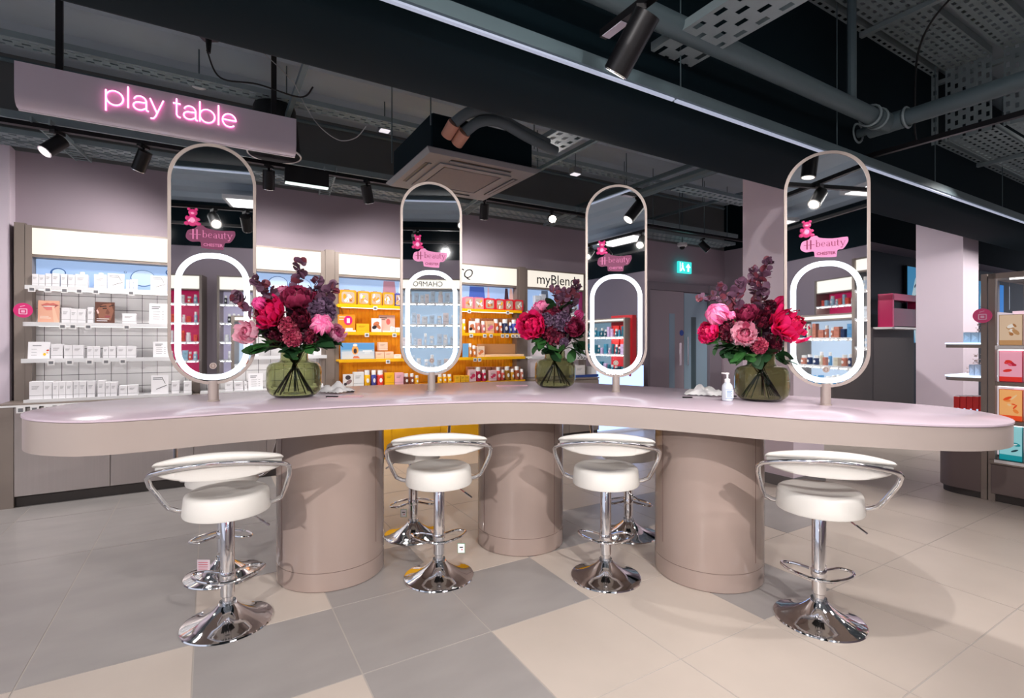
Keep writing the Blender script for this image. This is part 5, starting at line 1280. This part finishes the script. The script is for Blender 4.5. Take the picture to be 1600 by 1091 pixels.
def neon(mb, r, dx, y0):
    s = .142; a3 = lambda cx, cz, rx, rz, a0, a1, n=16: [(cx+rx*cos(radians(a0+(a1-a0)*k/n)), cz+rz*sin(radians(a0+(a1-a0)*k/n))) for k in range(n+1)]
    def go(pl, x): mb.tube([(dx+(x+q[0])*s, y0, ZN+q[1]*s) for q in pl], r, 6)
    X = 0.0
    def p_(x): go([(0, .72), (0, -.34)], x); go(a3(.35, .36, .35, .36, 180, -180, 24), x); return x+.70
    def l_(x): go([(0, 0), (0, 1.08)], x); return x
    def a_(x):
        go(a3(.30, .46, .26, .26, 165, 0, 10)+[(.56, .12)]+[(.58, .03), (.66, .0)], x); go([(.56, .42), (.30, .40)]+a3(.27, .20, .25, .20, 100, 300, 12)+[(.56, .14)], x); return x+.62
    def y_(x): go([(0, .72), (.29, .02)], x); go([(.58, .72), (.24, -.18), (.16, -.30), (.02, -.32)], x); return x+.58
    def t_(x): go([(.16, .98), (.16, .14), (.22, .03), (.34, .0)], x); go([(0, .72), (.34, .72)], x); return x+.34
    def b_(x): go([(0, 0), (0, 1.08)], x); go(a3(.35, .36, .35, .36, 180, -180, 24), x); return x+.70
    def e_(x): go([(.0, .38)]+[(.66, .38)]+a3(.34, .36, .33, .36, 2, 315, 22), x); return x+.67
    x = p_(0); x = l_(x+.20); x = a_(x+.20); x = y_(x+.10); x = t_(x+.42); x = a_(x+.12); x = b_(x+.14); x = l_(x+.18); x = e_(x+.18)
ZN = 3.072
un = U(166, sv)-u0
mb = MB().mat(glow(255, 120, 190, 1.5)); neon(mb, .0075, un, -.012); mb.build('neon_outline', t, label='pink neon outline of the words play table')
mb = MB().mat(glow(255, 214, 236, 2.6)); neon(mb, .0040, un, -.0185); mb.build('neon_lettering', t, label='bright neon words play table')

# ceiling cassette
A0, A1, B0, B1, cz = 1.30, 2.25, 3.32, 4.28, 2.69
t = thing('ceiling_cassette', 'square grey and white air conditioning cassette with copper ended pipes', 'air conditioner', S(A0, B0, cz), TH)
M_ac = mat('cassette_grey', (110, 112, 117), .45); M_ac2 = mat('cassette_grille', (96, 92, 96), .5, noise=.15, nscale=60)
mb = MB().mat(M_ac)
def frame(mb, x0, x1, y0, y1, w, z0, z1): mb.box(x0, x1, y0, y0+w, z0, z1).box(x0, x1, y1-w, y1, z0, z1).box(x0, x0+w, y0+w, y1-w, z0, z1).box(x1-w, x1, y0+w, y1-w, z0, z1)
mb.loft([[(-.0, -.0, .035), (.95, 0, .035), (.95, .96, .035), (0, .96, .035)], [(0, 0, .03), (.95, 0, .03), (.95, .96, .03), (0, .96, .03)], [(.03, .03, .004), (.92, .03, .004), (.92, .93, .004), (.03, .93, .004)]])
mb.build('fascia', t, smooth=False)
mb = MB().mat(M_ac); frame(mb, .17, .78, .18, .79, .055, -.004, .004); mb.build('inner_frame', t, smooth=False)
MB().mat(M_ac2).box(.235, .715, .245, .725, -.003, .004).build('return_grille', t, smooth=False)
mb = MB().mat(M_black)
for q in ((.22, .73, .085, .135), (.22, .73, .83, .88), (.075, .125, .23, .74), (.825, .875, .23, .74)): mb.box(q[0], q[1], q[2], q[3], .002, .0035)
mb.build('air_slot', t, smooth=False)
mb = MB().mat(M_ac)
for q in ((.22, .73, .105, .13), (.22, .73, .835, .86), (.10, .12, .23, .74), (.83, .85, .23, .74)): mb.box(q[0], q[1], q[2], q[3], -.004, .002)
mb.build('air_vane', t, smooth=False)
mb = MB().mat(M_dark).cbox(.05, .90, .05, .91, .036, .30, .01); mb.build('casing', t)
M_cop = mat('pipe_end_pale', (206, 150, 128), .5); M_ins = mat('insulation_grey', (96, 108, 114), .8)
for dx, zz in ((.06, .22), (.14, .14)):
    pp = [(.10+dx, .04, .036+zz*.5), (.12+dx, -.05, .08+zz*.6), (.22+dx, -.10, .16+zz*.6), (.40+dx, -.08, .20+zz*.6), (.65+dx, -.04, .16+zz*.6), (.95+dx, .0, .12+zz*.6)]
    c = MB().mat(M_ins).tube([tuple(p) for p in catmull(pp[1:], 6)], .038, 12).build('insulated_pipe', t)
    MB().mat(M_cop).cyl(pp[0], pp[1], .044, .046, 14).build('pipe_end', c)
for q, lb in (((.04, .04), ''), ((.91, .04), ''), ((.91, .92), ''), ((.04, .92), '')):
    MB().mat(M_pipe).cyl((q[0], q[1], .2), (q[0], q[1], 1.14), .005, n=6).build('hanger_rod', t)
tray(2.35, 2.62, 2.75, 3.6, 3.02, 'cable_tray', 'short perforated tray sloping beside the cooling unit', 'v', rows=3)
# emergency lights hanging from the upper tray
for px, py, lb in ((601, 204, 'small grey and white emergency light left of the cooling unit'), (899, 272, 'small pinkish emergency light left of the third mirror top')):
    p = W(px, py, 5.3 if px < 700 else 6.1); t = thing('emergency_light', lb, 'light', tuple(p), TH)
    MB().mat(mat('fitting_grey', (120, 126, 132), .5)).cbox(-.06, .06, -.05, .05, -.0, .07, .005).build('housing', t); MB().mat(glow(250, 244, 250, .8)).cbox(-.05, .05, -.04, .04, -.012, -.0, .003).build('diffuser', t)
    rod(p+Vector((0, 0, .07)), p+Vector((0, 0, .3)), .006, M_pipe, 'drop_rod', 'thin rod holding the '+lb, 'rod')
# bars across the deck, behind the duct
for k, (u, lb) in enumerate(((.6, 'left of the cooling unit'), (3.3, 'right of the cooling unit'), (4.7, 'above the third mirror'), (6.2, 'above the exit sign'))):
    bar(S(u, 2.7, 3.35), S(u, 6.1, 3.35), .04, .04, M_pipe, 'cross_bar', 'painted steel bar crossing under the deck '+lb, 'bar')
    rod(S(u, 4.95, 3.37), S(u, 4.95, 3.84), .006, M_pipe, 'drop_rod', 'thin rod holding the cross bar '+lb, 'rod')
rod(S(4.6, 2.7, 3.2), S(4.6, 5.8, 3.2), .055, M_pipe, 'pipe', 'thick grey pipe crossing behind the duct right of the third mirror', 'pipe')
tray(4.8, 8.2, 4.1, 4.3, 3.2, 'cable_tray', 'solid painted tray behind the duct above the exit sign', rows=2)
for k in range(6):
    u = 4.9+k*.55; rod(S(u, 5.2, 3.03), S(u, 5.2, 3.84), .005, M_pipe, 'drop_rod', 'thin rod holding the rear track, %s right of the third mirror' % ORD[k+1], 'rod')
t = thing('dome_camera', 'white dome camera hanging left of the lit spotlight by the exit sign', 'camera', tuple(W(1066, 386, 8.2)))
MB().mat(M_white).lathe([(.075, .06), (.078, .02), (.06, .0)], n=24).build('housing', t); MB().mat(M_black).ball((0, 0, .0), .045, 14).build('dome', t)
rod(W(1066, 386, 8.2)+Vector((0, 0, .06)), W(1066, 386, 8.2)+Vector((0, 0, 1.0)), .008, M_pipe, 'drop_rod', 'thin rod holding the white dome camera', 'rod')
# linear light in front of the duct
t = thing('linear_light', 'long thin white lit linear light hanging below the dark duct', 'light', S(-3.2, 1.90, 2.66), TH)
MB().mat(M_pipe).box(0, 16, -.025, .025, .012, .075).build('profile', t)
for k in range(9): MB().mat(glow(215, 224, 250, .42)).box(.02+k*1.78, 1.78+k*1.78, -.012, .008, 0, .010).build('diffuser', t)
for k in range(7): MB().mat(M_pipe).cyl((2.2+k*1.6, 0, .07), (2.2+k*1.6, 0, 1.2), .004, n=6).build('suspension_wire', t)
# big pipes in the right foreground ceiling
t = thing('drain_pipe', 'thick grey pipe bending at a clamped joint under the ceiling at upper right', 'pipe', S(-2.0, 1.78, 2.96), TH)
MB().mat(M_pipe).cyl((0, 0, 0), (6.12, 0, 0), .056, n=28).build('pipe_run', t)
MB().mat(M_pipe).cyl((6.26, .10, 0), (6.26, -3.6, 0), .056, n=28).build('pipe_run', t)
mb = MB().mat(M_pipe).cyl((6.05, 0, 0), (6.28, 0, 0), .066, n=24).cyl((6.26, .12, 0), (6.26, -.10, 0), .066, n=24).cyl((6.26, .1, 0), (6.26, .5, -.02), .032, n=16); mb.build('elbow', t)
mb = MB().mat(M_tray)
for x in (6.0, 6.1): MB().mat(M_tray).tube([(x, .07*cos(radians(a)), .07*sin(radians(a))) for a in range(0, 360, 20)], .008, 6, True).build('clamp', t)
for y in (-.12, .2): MB().mat(M_tray).tube([(6.26+.07*cos(radians(a)), y, .07*sin(radians(a))) for a in range(0, 360, 20)], .009, 6, True).build('clamp', t)
rod(S(3.75, 1.78, 3.0), S(3.75, 1.78, 3.84), .028, M_pipe, 'vertical_pipe', 'short vertical pipe rising from the thick grey pipe', 'pipe')
# tray and tracks running towards the camera
tray(2.03, 2.34, -2.2, 1.95, 2.92, 'cable_tray', 'wide perforated tray crossing above the rightmost spotlight at the top', 'v', rows=4, pitch=.12)
track(S(1.51, -2.4, 2.72), S(1.51, 1.74, 2.72), 'black lighting track ending above the middle of the table')
track(S(4.27, -3.0, 2.745), S(4.27, 2.2, 2.745), 'black lighting track above the rightmost mirror')
mb = MB().mat(cm(196, 190, 206)).box(-.02, .02, 0, .12, -.004, .0); single(mb, 'track_end', 'pale end cap of the black track above the table', 'end cap', S(1.51, 1.60, 2.718), TH)
fixture(S(1.51, 1.52, 2.72), S(1.15, 3.0, .9), 'large black spotlight at the top centre on the short track', L=.24, R=.055, drop=.06, lit=4)
fixture(S(1.95, .74, 2.90), S(1.9, 1.1, .2), 'black spotlight cut off at the top edge of the photo', L=.24, R=.055, drop=.06, lit=2)
fixture(S(4.27, 2.06, 2.745), S(3.6, 1.2, .4), 'black spotlight with a glowing lens beside the rightmost mirror top', L=.2, R=.055, drop=.06, lit=30, power=110, ang=90)
# high trays running along the shop in the upper right
for (va, vb, r, lb) in ((1.93, 2.03, 2, 'narrow high tray, leftmost of the trays at the upper right'), (1.57, 1.88, 6, 'wide high tray beside the narrow one at the upper right'), (1.28, 1.50, 4, 'third high tray from the left at the upper right'), (.86, 1.18, 6, 'fourth high tray at the upper right corner'), (.3, .72, 8, 'fifth high tray, mostly beyond the upper right corner')):
    a = tray(1.2, 5.55, va, vb, 3.74, 'cable_tray', lb, rows=r, side=.06, pitch=.085)
    mb = MB().mat(M_tray); n = 7; cw = (vb-va)/r
    for i in range(r+1): mb.box(0, .002, max(0, i*cw-cw*.29), min(vb-va, i*cw+cw*.29), -.62, 0)
    for i in range(r):
        for k in range(8): mb.box(0, .002, i*cw+cw*.29, (i+1)*cw-cw*.29, -.62+k*.08+(i % 2)*.03, -.58+k*.08+(i % 2)*.03)
    mb.xf(Matrix.Identity(4)); o = mb.build('drop_section', a, (4.35, 0, .0), smooth=False)
    tray(5.62, 13.0, va, vb, 3.15, 'cable_tray', lb.replace('high', 'lowered continuation of the'), rows=r, side=.05, pitch=.10)
for u, z, lb in ((4.3, 3.70, 'strut under the high trays nearest the camera'), (5.6, 3.66, 'second strut under the high trays'), (6.6, 3.11, 'strut under the lowered trays'), (8.4, 3.11, 'second strut under the lowered trays'), (10.2, 3.11, 'far strut under the lowered trays')):
    bar(S(u, -.4, z), S(u, 2.18, z), .041, .035, M_tray, 'support_strut', lb, 'strut')
    rod(S(u, 2.12, z), S(u, 2.12, 3.84), .005, M_pipe, 'drop_rod', 'thin rod at the end of the '+lb, 'rod')
cable([S(4.30, 1.62, 2.78), S(4.27, 1.62, 2.95), S(4.30, 1.60, 3.45), S(4.15, 1.35, 3.62), S(4.0, .9, 3.66), S(3.9, .6, 3.6)], .007, M_blackp, 'black cable dropping from the high trays to the track above the rightmost mirror')
mb = MB().mat(M_blackp).lathe([(.09, 0), (.095, .03), (.05, .08), (.02, .09)], n=20); single(mb, 'ceiling_sensor', 'black round sensor near the upper right corner', 'sensor', S(3.9, .5, 3.55))

track(S(5.6, 1.2, 2.9), S(12.5, 1.2, 2.9), 'black lighting track over the floor at the far right')
for _k, (_u, _t) in enumerate(((6.0, S(4.9, 2.75, 1.5)), (7.6, S(8.5, 2.8, 1.4)), (9.6, S(8.8, 2.9, 1.2)))):  # spots added out of view to brighten the square columns
    fixture(S(_u, 1.2, 2.9), _t, 'black spotlight over the far right floor, %s along its track' % ORD[_k+1], power=130, ang=80)

# ================================================================== THE SHOP BEHIND THE CAMERA (seen in the mirrors)
def rack(u0, w, v, top, label, back, shelf_zs, header=None, frame=None, glow_back=.6, seed=1, cols=None, kinds=('carton', 'bottle'), hdr=.20, base_h=.75, deep=.32, names=None, htext=.11, short=None):
    """a display rack facing the table (+v); local y points away from its front"""
    R = TH+pi; t = thing('display_rack', label, 'display rack', S(u0+w, v), R)   # local x runs towards -u
    fm = frame or M_unit
    MB().mat(fm).box(0, .04, 0, deep, 0, top).build('upright', t); MB().mat(fm).box(w-.04, w, 0, deep, 0, top).build('upright', t)
    if hdr:
        MB().mat(glow(255, 246, 232, 1.0)).box(.04, w-.04, .02, deep, top-hdr, top-.02).build('light_header', t)
        MB().mat(fm).box(.04, w-.04, .01, deep, top-.02, top).box(.04, w-.04, .01, deep, top-hdr-.02, top-hdr).build('header_frame', t)
    if header: MB().mat(M_ink).text(header, htext, w/2, top-hdr/2-.01, .019, .001).build('header_lettering', t)
    MB().mat(glow(*back, glow_back)).box(.04, w-.04, deep-.02, deep, base_h, top-hdr-.02).build('lit_back', t)
    MB().mat(mat('rack_base', (176, 170, 168), .5)).cbox(0, w, 0, deep, .05, base_h, .003).build('base_cabinet', t)
    for z in shelf_zs:
        s = MB().mat(M_shelf).box(.04, w-.04, 0, deep-.02, z-.025, z).build('shelf', t)
        MB().mat(glow(255, 250, 250, 22)).box(.06, w-.06, .004, .016, z-.031, z-.0255).build('shelf_light', s)
        for k in range(int(w/.14)): MB().mat(M_white).box(.07+k*.14, .11+k*.14, -.004, 0, z-.045, z-.008).build('price_tag', s, smooth=False)
    rnd = random.Random(seed); cols = cols or [(235, 240, 246), (206, 222, 238), (240, 230, 232)]
    for si, z in enumerate(shelf_zs):
        x = .08; i = 0
        while x < w-.14:
            ww = rnd.uniform(.045, .085); hh = rnd.uniform(.10, .19); kd = rnd.choice(kinds); i += 1; c = rnd.choice(cols)
            P = S(u0+w, v) + Vector((cos(R)*(x+ww/2)-sin(R)*.04, sin(R)*(x+ww/2)+cos(R)*.04, z+.0006))
            make(kd, P, R, ww, hh, c, '%s shelf, %s' % (ORD[si+1], short or label.split(',')[0]), cn='small')
            x += ww+rnd.uniform(.01, .05)
    return t
rack(.30, 1.25, -1.28, 2.34, 'rack with glowing pale blue shelves behind the camera, reflected in the second mirror', (196, 220, 245), (1.97, 1.64, 1.31, .98), 'CHAMPO', short='pale blue rack behind camera', seed=2, glow_back=.5, hdr=.15)
rack(-.85, 1.05, -1.42, 1.72, 'low rack with dark blue boxes behind the camera, reflected in the rightmost mirror', (206, 224, 246), (1.42, 1.06, .76), None, short='low dark box rack behind camera', seed=5, cols=[(30, 50, 90), (190, 120, 100), (206, 200, 180), (90, 150, 200)], hdr=.06, glow_back=.7)
rack(-3.0, 1.25, -1.42, 1.80, 'rack with teal boxes behind the camera, reflected in the third mirror', (150, 180, 200), (1.46, 1.14, .80), None, short='teal box rack behind camera', seed=8, cols=[(20, 70, 90), (30, 110, 130), (220, 190, 230), (60, 150, 180)], hdr=.05, glow_back=.5)
M_redp = cm(196, 30, 40)
t = thing('red_panel_stand', 'red promotional stand with white lettering behind the camera, reflected in the third mirror', 'stand', S(-1.70, -1.55), TH+pi)
MB().mat(M_redp).box(0, .55, 0, .1, 0, 1.85).build('red_board', t); MB().mat(M_white).text('Male in Criwell', .07, .28, 1.76, -.001, .001).build('lettering', t)
for k in range(6): MB().mat(cm(226, 46, 40)).cbox(.08+.2*(k % 2), .24+.2*(k % 2), -.06, 0, 1.12+.19*(k//2), 1.28+.19*(k//2)).build('red_box', t)
# rear bays behind the camera
rack(-2.98, 1.2, -3.72, 2.52, 'bay with crimson back behind the camera, reflected in the leftmost mirror', (200, 30, 90), (2.03, 1.70, 1.37, 1.05), None, short='crimson bay behind camera', seed=11, cols=[(245, 240, 240), (160, 200, 220), (230, 80, 60)], hdr=.24, glow_back=.5)
rack(-1.55, 1.2, -3.72, 2.52, 'bay with grey shelves behind the camera, reflected in the leftmost mirror', (196, 186, 214), (2.03, 1.70, 1.37, 1.05), 'W  W', short='grey bay behind camera', seed=13, cols=[(210, 208, 210), (40, 40, 46), (236, 236, 238)], hdr=.24, glow_back=.5, kinds=('bottle',), htext=.14)
rack(.1, 1.2, -3.72, 2.40, 'bay with violet graphic behind the camera', (170, 120, 220), (2.03, 1.70, 1.37, 1.05), None, short='violet bay behind camera', seed=17, hdr=.24, glow_back=.4)
# lights over the front of the table
track(S(-3.6, .30, 2.74), S(4.2, .30, 2.74), 'black lighting track above the camera')
for k, (u, tg, pw) in enumerate(((-2.25, (-1.05, 3.0, .45), 35), (-.65, (-1.0, 3.0, .4), 22), (.35, (.2, 3.3, .5), 30), (1.55, (.75, 3.2, .45), 35), (3.0, (1.3, 3.0, .4), 60))):
    fixture(S(u, .30, 2.74), tg, 'black spotlight above the camera, %s from the left' % ORD[k+1], power=pw, ang=118, soft=.014, blend=1.0)

for _k, (_u, _v, _q) in enumerate(FILL_PANELS):
    t = thing('ceiling_light_panel', 'square white framed ceiling light panel, %s in the row behind and beside the viewer' % (ORD[_k+1]), 'ceiling light', S(_u, _v, 3.605), TH)  # housing of an added fill lamp
    MB().mat(M_white).box(-.62, .62, -.32, .32, .004, .05).build('tray_housing', t)
    mb = MB().mat(M_white); frame(mb, -.62, .62, -.32, .32, .03, -.012, .004); mb.build('rim', t)

for k, (u, tg) in enumerate(((.9, S(.95, -1.28, 1.3)), (-.35, S(-.35, -1.42, 1.2)), (-2.9, S(-2.3, -1.42, 1.2)), (-1.25, S(-1.2, -3.7, 1.5)))):  # spots added to brighten the rack fronts seen in the mirrors
    fixture(S(u, .30, 2.74), tg, 'black spotlight above the camera aimed at the racks behind, %s from left' % ORD[k+1], power=75, ang=80, soft=.03)

track(S(-5.2, -1.15, 2.86), S(3.4, -1.15, 2.86), 'black lighting track behind the camera')
for k, (u, tg, pw) in enumerate(((-3.75, (-.9, 3.0, .55), 520), (-1.6, (.1, 3.3, .6), 40), (1.2, (-.3, 3.1, .6), 260), (2.6, (1.4, 2.9, .5), 90))):
    fixture(S(u, -1.15, 2.86), tg, 'black spotlight on the track behind the camera, %s from the left' % ORD[k+1], power=pw, ang=72, soft=.012, blend=.8)
